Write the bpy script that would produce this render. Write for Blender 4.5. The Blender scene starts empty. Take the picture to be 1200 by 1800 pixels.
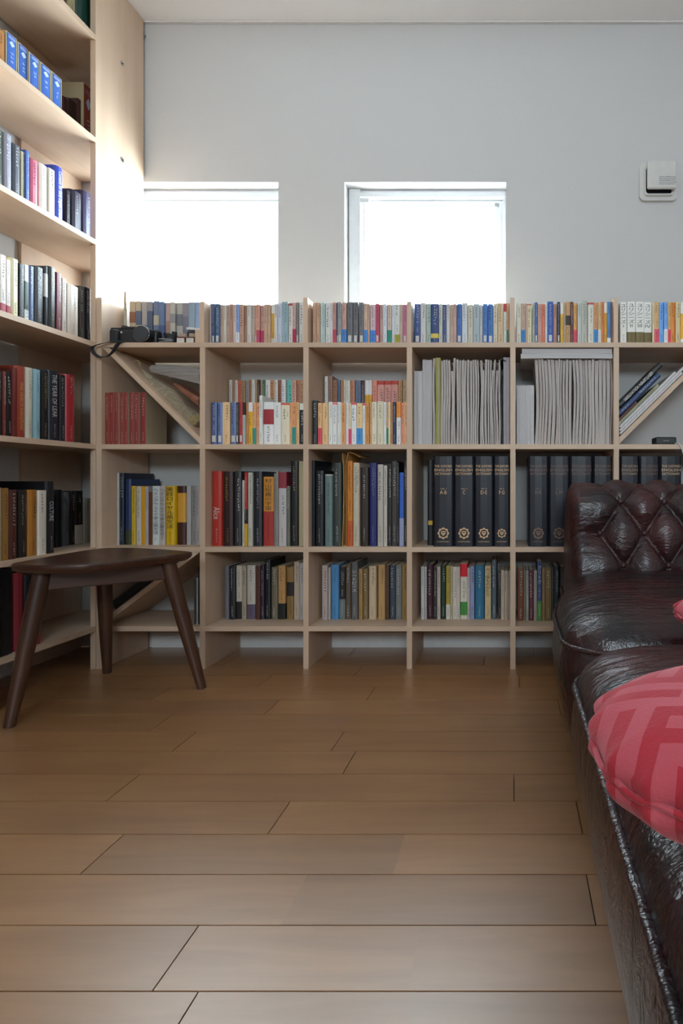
import bpy, math, random, re
from mathutils import Vector, Matrix

scene = bpy.context.scene
COL = scene.collection
random.seed(7)

# ------------------------------------------------------------------ camera
F_PX, VX, VY = 980.0, 900.0, 850.0          # focal length and principal point for a 1200x1800 frame
EYE = 0.632                                  # camera height (m)
YF, YB = 1.90, 2.16                          # front of the low bookcase, back wall
cam = bpy.data.cameras.new('camera')
cam.sensor_fit = 'AUTO'; cam.sensor_width = 36.0
cam.lens = F_PX / 1800 * 36
cam.shift_x = -(VX - 600) / 1800
cam.shift_y = (VY - 900) / 1800
cam.clip_start = 0.02
cam_ob = bpy.data.objects.new('camera', cam); COL.objects.link(cam_ob)
cam_ob.location = (0, 0, EYE); cam_ob.rotation_euler = (math.pi / 2, 0, 0)
scene.camera = cam_ob

# ------------------------------------------------------------------ world: even overcast sky
world = bpy.data.worlds.new('overcast_sky'); scene.world = world
world.use_nodes = True
wbg = world.node_tree.nodes['Background']
wbg.inputs['Color'].default_value = (0.79, 0.91, 1.0, 1)
wbg.inputs['Strength'].default_value = 33.0

def portal(name, loc, rot, sx, sy):
    l = bpy.data.lights.new(name, 'AREA'); l.shape = 'RECTANGLE'; l.size = sx; l.size_y = sy
    l.cycles.is_portal = True
    o = bpy.data.objects.new(name, l); COL.objects.link(o)
    o.location = loc; o.rotation_euler = rot
WIN_Z0, WIN_Z1 = 1.19, 1.80
WINS = [(-1.53, -0.906), (-0.650, -0.024)]
RX, RY = 2.3, -2.5                            # side wall and the wall behind the camera
REAR_FILL_WIN = (-0.4, 1.1, 1.50, 2.15)             # x0 x1 z0 z1 of an unseen rear window sized for its fill light
for a, b in WINS:
    portal('window_daylight', ((a + b) / 2, YB + 0.148, (WIN_Z0 + WIN_Z1) / 2), (-math.pi / 2, 0, 0), b - a, WIN_Z1 - WIN_Z0)
portal('rear_fill_daylight', ((REAR_FILL_WIN[0] + REAR_FILL_WIN[1]) / 2, RY - 0.14, (REAR_FILL_WIN[2] + REAR_FILL_WIN[3]) / 2), (math.pi / 2, 0, 0), REAR_FILL_WIN[1] - REAR_FILL_WIN[0], REAR_FILL_WIN[3] - REAR_FILL_WIN[2])

vs = scene.view_settings
vs.view_transform = 'Standard'; vs.look = 'None'; vs.gamma = 1.0; vs.use_curve_mapping = False
vs.exposure = 0.0
scene.cycles.max_bounces = 10; scene.cycles.diffuse_bounces = 6
scene.cycles.transparent_max_bounces = 12
scene.cycles.caustics_reflective = False; scene.cycles.caustics_refractive = False

# ------------------------------------------------------------------ helpers
def at(px, py, Y):
    """point seen at pixel (px, py) that lies at depth Y"""
    return Vector(((px - VX) / F_PX * Y, Y, EYE - (py - VY) / F_PX * Y))

def s2l(c):
    return c / 12.92 if c <= 0.04045 else ((c + 0.055) / 1.055) ** 2.4

def hexlin(h, gain=1.0):
    h = h.lstrip('#')
    return tuple(min(0.86, s2l(int(h[i:i + 2], 16) / 255) * gain) for i in (0, 2, 4))

class MB:
    def __init__(s): s.v = []; s.f = []; s.mi = []
    def add(s, vs, fs, m=0):
        n = len(s.v); s.v += [tuple(p) for p in vs]
        for f in fs: s.f.append(tuple(n + i for i in f)); s.mi.append(m)
        return s
    def box(s, a, b, m=0):
        (x0, y0, z0), (x1, y1, z1) = a, b
        return s.add([(x0,y0,z0),(x1,y0,z0),(x1,y1,z0),(x0,y1,z0),(x0,y0,z1),(x1,y0,z1),(x1,y1,z1),(x0,y1,z1)],
                     [(0,3,2,1),(4,5,6,7),(0,1,5,4),(1,2,6,5),(2,3,7,6),(3,0,4,7)], m)
    def prism(s, pts, axis, a, b, m=0):
        """polygon pts (2D, counter-clockwise) extruded along axis from a to b"""
        n = len(pts)
        def P(p, t):
            return {'x': (t, p[0], p[1]), 'y': (p[0], t, p[1]), 'z': (p[0], p[1], t)}[axis]
        vs = [P(p, a) for p in pts] + [P(p, b) for p in pts]
        fs = [tuple(range(n))[::-1], tuple(range(n, 2 * n))] + [(i, (i + 1) % n, n + (i + 1) % n, n + i) for i in range(n)]
        return s.add(vs, fs, m)
    def rings(s, rings, m=0, cap0=True, cap1=True):
        n = len(rings[0]); base = len(s.v)
        for r in rings: s.v += [tuple(p) for p in r]
        for k in range(len(rings) - 1):
            for i in range(n):
                a = base + k * n + i; b = base + k * n + (i + 1) % n
                s.f.append((a, b, b + n, a + n)); s.mi.append(m)
        if cap0: s.f.append(tuple(base + i for i in range(n))[::-1]); s.mi.append(m)
        if cap1: s.f.append(tuple(base + (len(rings) - 1) * n + i for i in range(n))); s.mi.append(m)
        return s
    def tube(s, pts, rad, n=10, m=0, caps=True, flat=1.0):
        pts = [Vector(p) for p in pts]
        R = rad if isinstance(rad, (list, tuple)) else [rad] * len(pts)
        rs = []; up = None
        for i, p in enumerate(pts):
            d = (pts[min(i + 1, len(pts) - 1)] - pts[max(i - 1, 0)]).normalized()
            if up is None:
                up = Vector((0, 0, 1)) if abs(d.z) < 0.9 else Vector((1, 0, 0))
            a = d.cross(up).normalized(); b = a.cross(d).normalized(); up = b
            rs.append([p + a * math.cos(2 * math.pi * k / n) * R[i] + b * math.sin(2 * math.pi * k / n) * R[i] * flat for k in range(n)])
        return s.rings(rs, m, caps, caps)
    def cyl(s, c, r, h, axis='z', n=20, m=0, r2=None):
        c = Vector(c); d = {'x': Vector((1,0,0)), 'y': Vector((0,1,0)), 'z': Vector((0,0,1))}[axis]
        return s.tube([c, c + d * h], [r, r if r2 is None else r2], n, m)
    def closed_tube(s, pts, rad, n=8, m=0):
        pts = [Vector(p) for p in pts]; N = len(pts); base = len(s.v)
        for i, p in enumerate(pts):
            d = (pts[(i + 1) % N] - pts[i - 1]).normalized()
            a = d.cross(Vector((0, 0, 1))).normalized(); b = a.cross(d)
            s.v += [tuple(p + a * math.cos(2*math.pi*k/n) * rad + b * math.sin(2*math.pi*k/n) * rad) for k in range(n)]
        for i in range(N):
            for k in range(n):
                j = (i + 1) % N
                s.f.append((base+i*n+k, base+i*n+(k+1)%n, base+j*n+(k+1)%n, base+j*n+k)); s.mi.append(m)
        return s
    def mesh(s, name):
        me = bpy.data.meshes.new(name); me.from_pydata(s.v, [], s.f)
        if any(s.mi): me.polygons.foreach_set('material_index', s.mi)
        me.update()
        return me
    def build(s, name, mat, parent=None, loc=(0,0,0), rot=(0,0,0), smooth=False):
        me = s.mesh(name)
        for m in (mat if isinstance(mat, (list, tuple)) else [mat]): me.materials.append(m)
        if smooth: smooth_mesh(me, smooth)
        return link(name, me, parent, loc, rot)

def smooth_mesh(me, ang):
    me.polygons.foreach_set('use_smooth', [True] * len(me.polygons))
    if ang is not True:
        me.set_sharp_from_angle(angle=math.radians(ang))

def link(name, data, parent=None, loc=(0,0,0), rot=(0,0,0)):
    o = bpy.data.objects.new(name, data); COL.objects.link(o)
    o.location = loc; o.rotation_euler = rot
    if parent is not None: o.parent = parent
    return o

def tag(o, label=None, cat=None, group=None, kind=None):
    if label: o['label'] = label
    if cat: o['category'] = cat
    if group: o['group'] = group
    if kind: o['kind'] = kind
    return o

def empty(name, loc=(0,0,0), rot=(0,0,0)):
    o = link(name, None, None, loc, rot); o.empty_display_size = 0.05
    return o

def bevel(o, w, seg=2):
    m = o.modifiers.new('edge', 'BEVEL'); m.width = w; m.segments = seg; m.limit_method = 'ANGLE'
    return o

# ------------------------------------------------------------------ materials
def new_mat(name):
    m = bpy.data.materials.new(name); m.use_nodes = True
    nt = m.node_tree
    return m, nt, nt.nodes['Principled BSDF']

def node(nt, typ, **kw):
    n = nt.nodes.new(typ)
    for k, v in kw.items():
        if k in n.inputs: n.inputs[k].default_value = v
        else: setattr(n, k, v)
    return n

_plain = {}
def plain(name, col, rough=0.55, metal=0.0, noise=0.08, scale=40.0, spec=0.5, coat=0.0):
    key = (name, col, rough)
    if key in _plain: return _plain[key]
    m, nt, b = new_mat(name)
    b.inputs['Roughness'].default_value = rough; b.inputs['Metallic'].default_value = metal
    b.inputs['Specular IOR Level'].default_value = spec
    b.inputs['Coat Weight'].default_value = coat
    tc = node(nt, 'ShaderNodeTexCoord'); nz = node(nt, 'ShaderNodeTexNoise', Scale=scale, Detail=3.0)
    nt.links.new(tc.outputs['Object'], nz.inputs['Vector'])
    mx = node(nt, 'ShaderNodeMix', data_type='RGBA')
    nt.links.new(nz.outputs['Fac'], mx.inputs[0])
    mx.inputs[6].default_value = tuple(c * (1 - noise) for c in col) + (1,)
    mx.inputs[7].default_value = tuple(min(0.9, c * (1 + noise)) for c in col) + (1,)
    nt.links.new(mx.outputs[2], b.inputs['Base Color'])
    _plain[key] = m
    return m

def wood(name, base, dark, scale=(1.0, 14.0, 14.0), rough=0.5, per_object=0.0, mottle=0.25, coat=0.0, strength=1.0, spec=0.5):
    """streaky wood: grain runs along the object's axis with the smallest scale"""
    m, nt, b = new_mat(name)
    tc = node(nt, 'ShaderNodeTexCoord'); oi = node(nt, 'ShaderNodeObjectInfo')
    off = node(nt, 'ShaderNodeVectorMath', operation='ADD')
    mul = node(nt, 'ShaderNodeVectorMath', operation='MULTIPLY'); mul.inputs[1].default_value = scale
    rnd = node(nt, 'ShaderNodeVectorMath', operation='SCALE'); rnd.inputs[0].default_value = (7.3, 3.1, 5.7)
    nt.links.new(oi.outputs['Random'], rnd.inputs['Scale'])
    nt.links.new(tc.outputs['Object'], off.inputs[0]); nt.links.new(rnd.outputs[0], off.inputs[1])
    nt.links.new(off.outputs[0], mul.inputs[0])
    n1 = node(nt, 'ShaderNodeTexNoise', Scale=2.2, Detail=5.0, Roughness=0.62, Distortion=0.6)
    nt.links.new(mul.outputs[0], n1.inputs['Vector'])
    n2 = node(nt, 'ShaderNodeTexNoise', Scale=3.0, Detail=2.0)
    nt.links.new(off.outputs[0], n2.inputs['Vector'])
    r1 = node(nt, 'ShaderNodeMapRange'); r1.inputs[1].default_value = 0.30; r1.inputs[2].default_value = 0.72
    nt.links.new(n1.outputs['Fac'], r1.inputs[0])
    mx = node(nt, 'ShaderNodeMix', data_type='RGBA')
    mx.inputs[6].default_value = base + (1,); mx.inputs[7].default_value = dark + (1,)
    sc = node(nt, 'ShaderNodeMath', operation='MULTIPLY'); sc.inputs[1].default_value = strength
    nt.links.new(r1.outputs[0], sc.inputs[0]); nt.links.new(sc.outputs[0], mx.inputs[0])
    hs = node(nt, 'ShaderNodeHueSaturation')
    v1 = node(nt, 'ShaderNodeMapRange'); v1.inputs[3].default_value = 1 - mottle; v1.inputs[4].default_value = 1 + mottle
    nt.links.new(n2.outputs['Fac'], v1.inputs[0])
    v2 = node(nt, 'ShaderNodeMapRange'); v2.inputs[3].default_value = 1 - per_object; v2.inputs[4].default_value = 1 + per_object
    nt.links.new(oi.outputs['Random'], v2.inputs[0])
    vv = node(nt, 'ShaderNodeMath', operation='MULTIPLY')
    nt.links.new(v1.outputs[0], vv.inputs[0]); nt.links.new(v2.outputs[0], vv.inputs[1])
    nt.links.new(mx.outputs[2], hs.inputs['Color']); nt.links.new(vv.outputs[0], hs.inputs['Value'])
    nt.links.new(hs.outputs[0], b.inputs['Base Color'])
    b.inputs['Roughness'].default_value = rough; b.inputs['Coat Weight'].default_value = coat; b.inputs['Coat Roughness'].default_value = 0.42; b.inputs['Coat IOR'].default_value = 1.9
    b.inputs['Specular IOR Level'].default_value = spec
    bp = node(nt, 'ShaderNodeBump', Strength=0.04, Distance=0.002)
    nt.links.new(n1.outputs['Fac'], bp.inputs['Height']); nt.links.new(bp.outputs[0], b.inputs['Normal'])
    return m

def plaster(name, col, rough=0.85, bump=0.24):
    m, nt, b = new_mat(name)
    tc = node(nt, 'ShaderNodeTexCoord')
    n1 = node(nt, 'ShaderNodeTexNoise', Scale=2.6, Detail=7.0, Roughness=0.55, Distortion=1.6)
    n2 = node(nt, 'ShaderNodeTexNoise', Scale=160.0, Detail=2.0)
    vo = node(nt, 'ShaderNodeTexVoronoi', Scale=3.2, feature='DISTANCE_TO_EDGE')
    wn = node(nt, 'ShaderNodeTexNoise', Scale=4.0, Detail=3.0)
    ad = node(nt, 'ShaderNodeVectorMath', operation='ADD')
    nt.links.new(tc.outputs['Object'], ad.inputs[0]); nt.links.new(wn.outputs['Color'], ad.inputs[1])
    nt.links.new(ad.outputs[0], vo.inputs['Vector'])
    for n in (n1, n2, wn): nt.links.new(tc.outputs['Object'], n.inputs['Vector'])
    rg = node(nt, 'ShaderNodeMapRange'); rg.inputs[1].default_value = 0.0; rg.inputs[2].default_value = 0.035
    rg.inputs[3].default_value = 0.35; rg.inputs[4].default_value = 0.0
    nt.links.new(vo.outputs['Distance'], rg.inputs[0])
    a = node(nt, 'ShaderNodeMath', operation='MULTIPLY_ADD'); a.inputs[1].default_value = 0.12
    nt.links.new(n2.outputs['Fac'], a.inputs[0]); nt.links.new(n1.outputs['Fac'], a.inputs[2])
    a2 = node(nt, 'ShaderNodeMath', operation='MULTIPLY_ADD'); a2.inputs[1].default_value = 0.10
    nt.links.new(rg.outputs[0], a2.inputs[0]); nt.links.new(a.outputs[0], a2.inputs[2])
    bp = node(nt, 'ShaderNodeBump', Strength=bump, Distance=0.012)
    nt.links.new(a2.outputs[0], bp.inputs['Height']); nt.links.new(bp.outputs[0], b.inputs['Normal'])
    b.inputs['Base Color'].default_value = col + (1,); b.inputs['Roughness'].default_value = rough
    b.inputs['Specular IOR Level'].default_value = 0.2
    return m

M = {}
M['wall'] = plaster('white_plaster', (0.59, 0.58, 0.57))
M['wall_far'] = plaster('bounce_plaster', (0.80, 0.79, 0.78))  # unseen walls made paler to bounce more light into the room
M['ceiling'] = plaster('ceiling_paint', (0.92, 0.92, 0.93), bump=0.02)
M['trim'] = plain('trim_paint', (0.72, 0.71, 0.70), 0.5)
M['birch'] = wood('birch_board', (0.64, 0.47, 0.34), (0.56, 0.40, 0.28), (0.9, 9.0, 9.0), 0.48, 0.03, 0.08)
M['birch_up'] = wood('birch_upright', (0.64, 0.47, 0.34), (0.56, 0.40, 0.28), (9.0, 9.0, 0.9), 0.48, 0.03, 0.08)
M['plank'] = wood('maple_plank', (0.36, 0.175, 0.062), (0.26, 0.115, 0.036), (1.3, 12.0, 12.0), 0.38, 0.09, 0.18, strength=1.0, coat=1.0, spec=1.0)
M['subfloor'] = plain('floor_gap', (0.07, 0.035, 0.02), 0.9)
M['walnut'] = wood('walnut', (0.085, 0.034, 0.018), (0.036, 0.014, 0.009), (1.5, 16.0, 16.0), 0.38, 0.05, 0.2)
M['walnut_leg'] = wood('walnut_leg', (0.085, 0.036, 0.020), (0.038, 0.015, 0.009), (16.0, 16.0, 1.5), 0.38, 0.05, 0.2)
M['frame'] = plain('white_window_frame', (0.70, 0.71, 0.72), 0.4)
M['pages'] = plain('book_pages', (0.62, 0.54, 0.42), 0.9, noise=0.2, scale=600.0)
M['white_plastic'] = plain('white_plastic', (0.62, 0.61, 0.58), 0.35)
M['dark_void'] = plain('dark_plastic', (0.02, 0.02, 0.022), 0.6)
M['black_plastic'] = plain('black_plastic', (0.012, 0.013, 0.015), 0.42)
M['black_rubber'] = plain('black_rubber', (0.018, 0.018, 0.02), 0.7)
M['steel'] = plain('steel', (0.55, 0.55, 0.56), 0.25, metal=1.0)
M['gold'] = plain('gold_stamping', (0.62, 0.36, 0.16), 0.38, metal=0.25)
M['white_ink'] = plain('white_ink', (0.62, 0.60, 0.56), 0.7)
M['black_ink'] = plain('black_ink', (0.02, 0.018, 0.018), 0.7)

def glass_mat():
    m, nt, b = new_mat('window_glass'); nt.nodes.remove(b)
    t = node(nt, 'ShaderNodeBsdfTransparent', Color=(0.95, 0.97, 0.97, 1)); g = node(nt, 'ShaderNodeBsdfGlossy', Roughness=0.05)
    mx = node(nt, 'ShaderNodeMixShader', Fac=0.05)
    nt.links.new(t.outputs[0], mx.inputs[1]); nt.links.new(g.outputs[0], mx.inputs[2])
    nt.links.new(mx.outputs[0], nt.nodes['Material Output'].inputs['Surface'])
    return m
M['glass'] = glass_mat()

def leather_mat():
    m, nt, b = new_mat('oxblood_leather')
    tc = node(nt, 'ShaderNodeTexCoord')
    n1 = node(nt, 'ShaderNodeTexNoise', Scale=7.0, Detail=4.0, Roughness=0.6)
    nt.links.new(tc.outputs['Object'], n1.inputs['Vector'])
    rg = node(nt, 'ShaderNodeMapRange'); rg.inputs[1].default_value = 0.38; rg.inputs[2].default_value = 0.68
    nt.links.new(n1.outputs['Fac'], rg.inputs[0])
    mx = node(nt, 'ShaderNodeMix', data_type='RGBA')
    mx.inputs[6].default_value = (0.009, 0.006, 0.007, 1); mx.inputs[7].default_value = (0.050, 0.008, 0.008, 1)
    nt.links.new(rg.outputs[0], mx.inputs[0]); nt.links.new(mx.outputs[2], b.inputs['Base Color'])
    b.inputs['Roughness'].default_value = 0.29; b.inputs['Specular IOR Level'].default_value = 0.5
    vo = node(nt, 'ShaderNodeTexVoronoi', Scale=330.0); nt.links.new(tc.outputs['Object'], vo.inputs['Vector'])
    mp = node(nt, 'ShaderNodeMapping'); mp.inputs['Rotation'].default_value = (0, 0, 0.35); mp.inputs['Scale'].default_value = (7.0, 34.0, 20.0)
    nt.links.new(tc.outputs['Object'], mp.inputs['Vector'])
    n2 = node(nt, 'ShaderNodeTexNoise', Scale=1.0, Detail=4.0, Roughness=0.6, Distortion=1.1)
    nt.links.new(mp.outputs[0], n2.inputs['Vector'])
    b1 = node(nt, 'ShaderNodeBump', Strength=0.6, Distance=0.012); nt.links.new(n2.outputs['Fac'], b1.inputs['Height'])
    b2 = node(nt, 'ShaderNodeBump', Strength=0.20, Distance=0.0015); nt.links.new(vo.outputs['Distance'], b2.inputs['Height'])
    nt.links.new(b1.outputs[0], b2.inputs['Normal']); nt.links.new(b2.outputs[0], b.inputs['Normal'])
    return m
M['leather'] = leather_mat()

def velvet_mat():
    """red velvet with pale bars woven into an angular L / V pattern"""
    m, nt, b = new_mat('red_velvet')
    tc = node(nt, 'ShaderNodeTexCoord')
    mp = node(nt, 'ShaderNodeMapping'); mp.inputs['Rotation'].default_value = (0, 0, 0.5); mp.inputs['Scale'].default_value = (19, 19, 19)
    nt.links.new(tc.outputs['Object'], mp.inputs['Vector'])
    sp = node(nt, 'ShaderNodeSeparateXYZ'); nt.links.new(mp.outputs[0], sp.inputs[0])
    def math_(op, a, c=None):
        n = node(nt, 'ShaderNodeMath', operation=op)
        for i, q in enumerate((a, c)):
            if q is None: continue
            if isinstance(q, (int, float)): n.inputs[i].default_value = q
            else: nt.links.new(q, n.inputs[i])
        return n.outputs[0]
    X_, Y_ = sp.outputs['X'], sp.outputs['Y']
    odd = math_('MODULO', math_('ADD', math_('ADD', math_('FLOOR', X_), math_('FLOOR', Y_)), 100.0), 2.0)
    barx = math_('LESS_THAN', math_('FRACT', math_('MULTIPLY', X_, 2.0)), 0.52)
    bary = math_('LESS_THAN', math_('FRACT', math_('MULTIPLY', Y_, 2.0)), 0.52)
    fac = math_('ADD', math_('MULTIPLY', barx, odd), math_('MULTIPLY', bary, math_('SUBTRACT', 1.0, odd)))
    nz = node(nt, 'ShaderNodeTexNoise', Scale=14.0, Detail=4.0); nt.links.new(tc.outputs['Object'], nz.inputs['Vector'])
    fac = math_('MULTIPLY', fac, math_('ADD', math_('MULTIPLY', nz.outputs['Fac'], 0.7), 0.15))
    mx = node(nt, 'ShaderNodeMix', data_type='RGBA')
    mx.inputs[6].default_value = (0.36, 0.028, 0.040, 1); mx.inputs[7].default_value = (0.50, 0.12, 0.145, 1)
    nt.links.new(fac, mx.inputs[0]); nt.links.new(mx.outputs[2], b.inputs['Base Color'])
    b.inputs['Roughness'].default_value = 0.9; b.inputs['Specular IOR Level'].default_value = 0.1
    b.inputs['Sheen Weight'].default_value = 0.35; b.inputs['Sheen Roughness'].default_value = 0.4
    b.inputs['Sheen Tint'].default_value = (1.0, 0.55, 0.58, 1)
    fz = node(nt, 'ShaderNodeTexNoise', Scale=420.0, Detail=2.0); nt.links.new(tc.outputs['Object'], fz.inputs['Vector'])
    bp = node(nt, 'ShaderNodeBump', Strength=0.25, Distance=0.002); nt.links.new(fz.outputs['Fac'], bp.inputs['Height'])
    nt.links.new(bp.outputs[0], b.inputs['Normal'])
    return m
M['velvet'] = velvet_mat()

def paper_mat(name, base, dark):
    """edges of many loose sheets: fine stripes across the thickness"""
    m, nt, b = new_mat(name)
    tc = node(nt, 'ShaderNodeTexCoord')
    mp = node(nt, 'ShaderNodeMapping'); mp.inputs['Scale'].default_value = (900.0, 6.0, 3.0)
    nt.links.new(tc.outputs['Object'], mp.inputs['Vector'])
    n = node(nt, 'ShaderNodeTexNoise', Scale=1.0, Detail=3.0, Distortion=0.3); nt.links.new(mp.outputs[0], n.inputs['Vector'])
    mx = node(nt, 'ShaderNodeMix', data_type='RGBA'); mx.inputs[6].default_value = dark + (1,); mx.inputs[7].default_value = base + (1,)
    rg = node(nt, 'ShaderNodeMapRange'); rg.inputs[1].default_value = 0.25; rg.inputs[2].default_value = 0.6
    nt.links.new(n.outputs['Fac'], rg.inputs[0]); nt.links.new(rg.outputs[0], mx.inputs[0]); nt.links.new(mx.outputs[2], b.inputs['Base Color'])
    b.inputs['Roughness'].default_value = 0.9
    return m
M['sheets'] = paper_mat('loose_paper_sheets', (0.64, 0.56, 0.51), (0.25, 0.21, 0.19))
M['sheets_w'] = paper_mat('white_booklet_paper', (0.70, 0.67, 0.67), (0.46, 0.43, 0.44))

def film_mat():
    m, nt, b = new_mat('clear_plastic_film')
    t = node(nt, 'ShaderNodeBsdfTransparent', Color=(0.93, 0.91, 0.84, 1))
    b.inputs['Base Color'].default_value = (0.55, 0.50, 0.38, 1); b.inputs['Roughness'].default_value = 0.22
    lw = node(nt, 'ShaderNodeLayerWeight', Blend=0.45)
    nz = node(nt, 'ShaderNodeTexNoise', Scale=22.0, Detail=3.0, Distortion=1.5)
    tc = node(nt, 'ShaderNodeTexCoord'); nt.links.new(tc.outputs['Object'], nz.inputs['Vector'])
    bp = node(nt, 'ShaderNodeBump', Strength=0.9, Distance=0.02); nt.links.new(nz.outputs['Fac'], bp.inputs['Height'])
    nt.links.new(bp.outputs[0], b.inputs['Normal']); nt.links.new(bp.outputs[0], lw.inputs['Normal'])
    ad = node(nt, 'ShaderNodeMath', operation='MULTIPLY_ADD'); ad.inputs[1].default_value = 0.75; ad.inputs[2].default_value = 0.16
    nt.links.new(lw.outputs['Facing'], ad.inputs[0])
    mx = node(nt, 'ShaderNodeMixShader')
    nt.links.new(ad.outputs[0], mx.inputs[0]); nt.links.new(t.outputs[0], mx.inputs[1]); nt.links.new(b.outputs[0], mx.inputs[2])
    nt.links.new(mx.outputs[0], nt.nodes['Material Output'].inputs['Surface'])
    return m
M['film'] = film_mat()

# ================================================================== THE ROOM
CEIL = 2.417
LX = -1.670                                   # wall behind the tall bookcase
fl = MB().box((LX - 0.1, RY - 0.1, -0.10), (RX + 0.1, YB + 0.1, -0.012)).build('floor', M['subfloor'])
tag(fl, 'light maple plank floor', None, None, 'structure')
PW = 0.1037; ROW0 = 0.694
known = {-1: [-0.39], 0: [-0.448, ('s', -0.130)], 1: [('s', -0.331), 0.1196], 2: [-0.699, ('s', -0.193), ('s', 0.123)], 3: [-0.441, 0.127],
         4: [-0.8085, 0.0037], 5: [('s', -0.8185), -0.369], 6: [-0.803, -0.428], 7: [-0.927, 0.14], 8: [-0.679, 0.133],
         9: [-0.425], 10: [-0.79, 0.0225], 11: [-0.52], 12: [-1.0, -0.1], 13: [-0.6]}
rng = random.Random(3)
for r in range(-31, 15):
    y0 = ROW0 + r * PW; y1 = min(y0 + PW, YB)
    if y1 - y0 < 0.01: continue
    cuts = list(known.get(r, [rng.uniform(-0.8, 0.2)]))
    xs = sorted([(c[1], True) if isinstance(c, tuple) else (c, False) for c in cuts])
    while xs[0][0] - LX > 0.55: xs.insert(0, (xs[0][0] - rng.uniform(0.5, 0.75), False))
    while RX - xs[-1][0] > 0.9: xs.append((xs[-1][0] + rng.uniform(0.6, 0.9), False))
    xs = [(LX, False)] + [x for x in xs if LX + 0.05 < x[0] < RX - 0.05] + [(RX, False)]
    for (a, sa), (b, sb) in zip(xs, xs[1:]):
        g = 0.0010
        xa, xb = a + (0 if sa else g), b - (0 if sb else g)
        cx, cy = (xa + xb) / 2, (y0 + y1) / 2
        MB().box((xa - cx, y0 + g - cy, -0.012), (xb - cx, y1 - g - cy, 0)).build('plank', M['plank'], fl, (cx, cy, 0))

def struct(o, label):
    return tag(o, label, None, None, 'structure')

def wall_with_holes(name, mat, axis, at0, at1, u0, u1, holes, label, z1=CEIL):
    """wall slab between at0 and at1 on its normal axis with rectangular holes (u0,u1,z0,z1)"""
    us = sorted({u0, u1} | {h[0] for h in holes} | {h[1] for h in holes})
    zs = sorted({0.0, z1} | {h[2] for h in holes} | {h[3] for h in holes})
    mb = MB()
    solid = {}
    for i in range(len(us) - 1):
        for j in range(len(zs) - 1):
            cu, cz = (us[i] + us[i+1]) / 2, (zs[j] + zs[j+1]) / 2
            solid[i, j] = not any(h[0] < cu < h[1] and h[2] < cz < h[3] for h in holes)
    def P(u, t, z): return (u, t, z) if axis == 'y' else (t, u, z)
    def quad(*p): mb.add(p, [(0, 1, 2, 3)])
    for (i, j), s in solid.items():
        if not s: continue
        a, b, c, d = us[i], us[i+1], zs[j], zs[j+1]
        for t in (at0, at1): quad(P(a, t, c), P(b, t, c), P(b, t, d), P(a, t, d))
        for di, dj, e in ((-1, 0, (a, a, c, d)), (1, 0, (b, b, c, d)), (0, -1, (a, b, c, c)), (0, 1, (a, b, d, d))):
            if not solid.get((i + di, j + dj), False):
                q = e
                if di: quad(P(q[0], at0, q[2]), P(q[0], at1, q[2]), P(q[0], at1, q[3]), P(q[0], at0, q[3]))
                else: quad(P(q[0], at0, q[2]), P(q[1], at0, q[2]), P(q[1], at1, q[2]), P(q[0], at1, q[2]))
    return struct(mb.build(name, mat), label)

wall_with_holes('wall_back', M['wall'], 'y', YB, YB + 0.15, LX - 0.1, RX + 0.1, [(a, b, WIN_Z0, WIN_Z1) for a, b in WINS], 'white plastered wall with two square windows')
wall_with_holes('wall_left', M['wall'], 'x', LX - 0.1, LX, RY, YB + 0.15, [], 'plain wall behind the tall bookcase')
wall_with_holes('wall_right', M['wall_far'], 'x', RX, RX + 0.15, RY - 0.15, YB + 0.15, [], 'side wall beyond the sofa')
wall_with_holes('wall_rear', M['wall_far'], 'y', RY - 0.15, RY, LX - 0.1, RX + 0.15, [REAR_FILL_WIN], 'wall behind the viewer')
struct(MB().box((LX - 0.1, RY - 0.15, CEIL), (RX + 0.15, YB + 0.15, CEIL + 0.1)).build('ceiling', M['ceiling']), 'flat white ceiling')
struct(MB().box((-1.39, YB - 0.010, 0.0), (RX, YB - 0.0005, 0.058)).build('baseboard_back', M['trim']), 'white skirting under the low bookcase')
struct(MB().box((LX + 0.0005, -2.0, 0.0), (LX + 0.010, 1.885, 0.058)).build('baseboard_left', M['trim']), 'white skirting under the tall bookcase')
struct(MB().box((-1.418, YB - 0.012, CEIL - 0.006), (RX, YB - 0.0005, CEIL - 0.0005)).build('shadow_gap_trim', M['trim']), 'thin strip for the shadow gap where wall meets ceiling')  # strip stands in for the dark shadow-gap line under the ceiling

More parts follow.
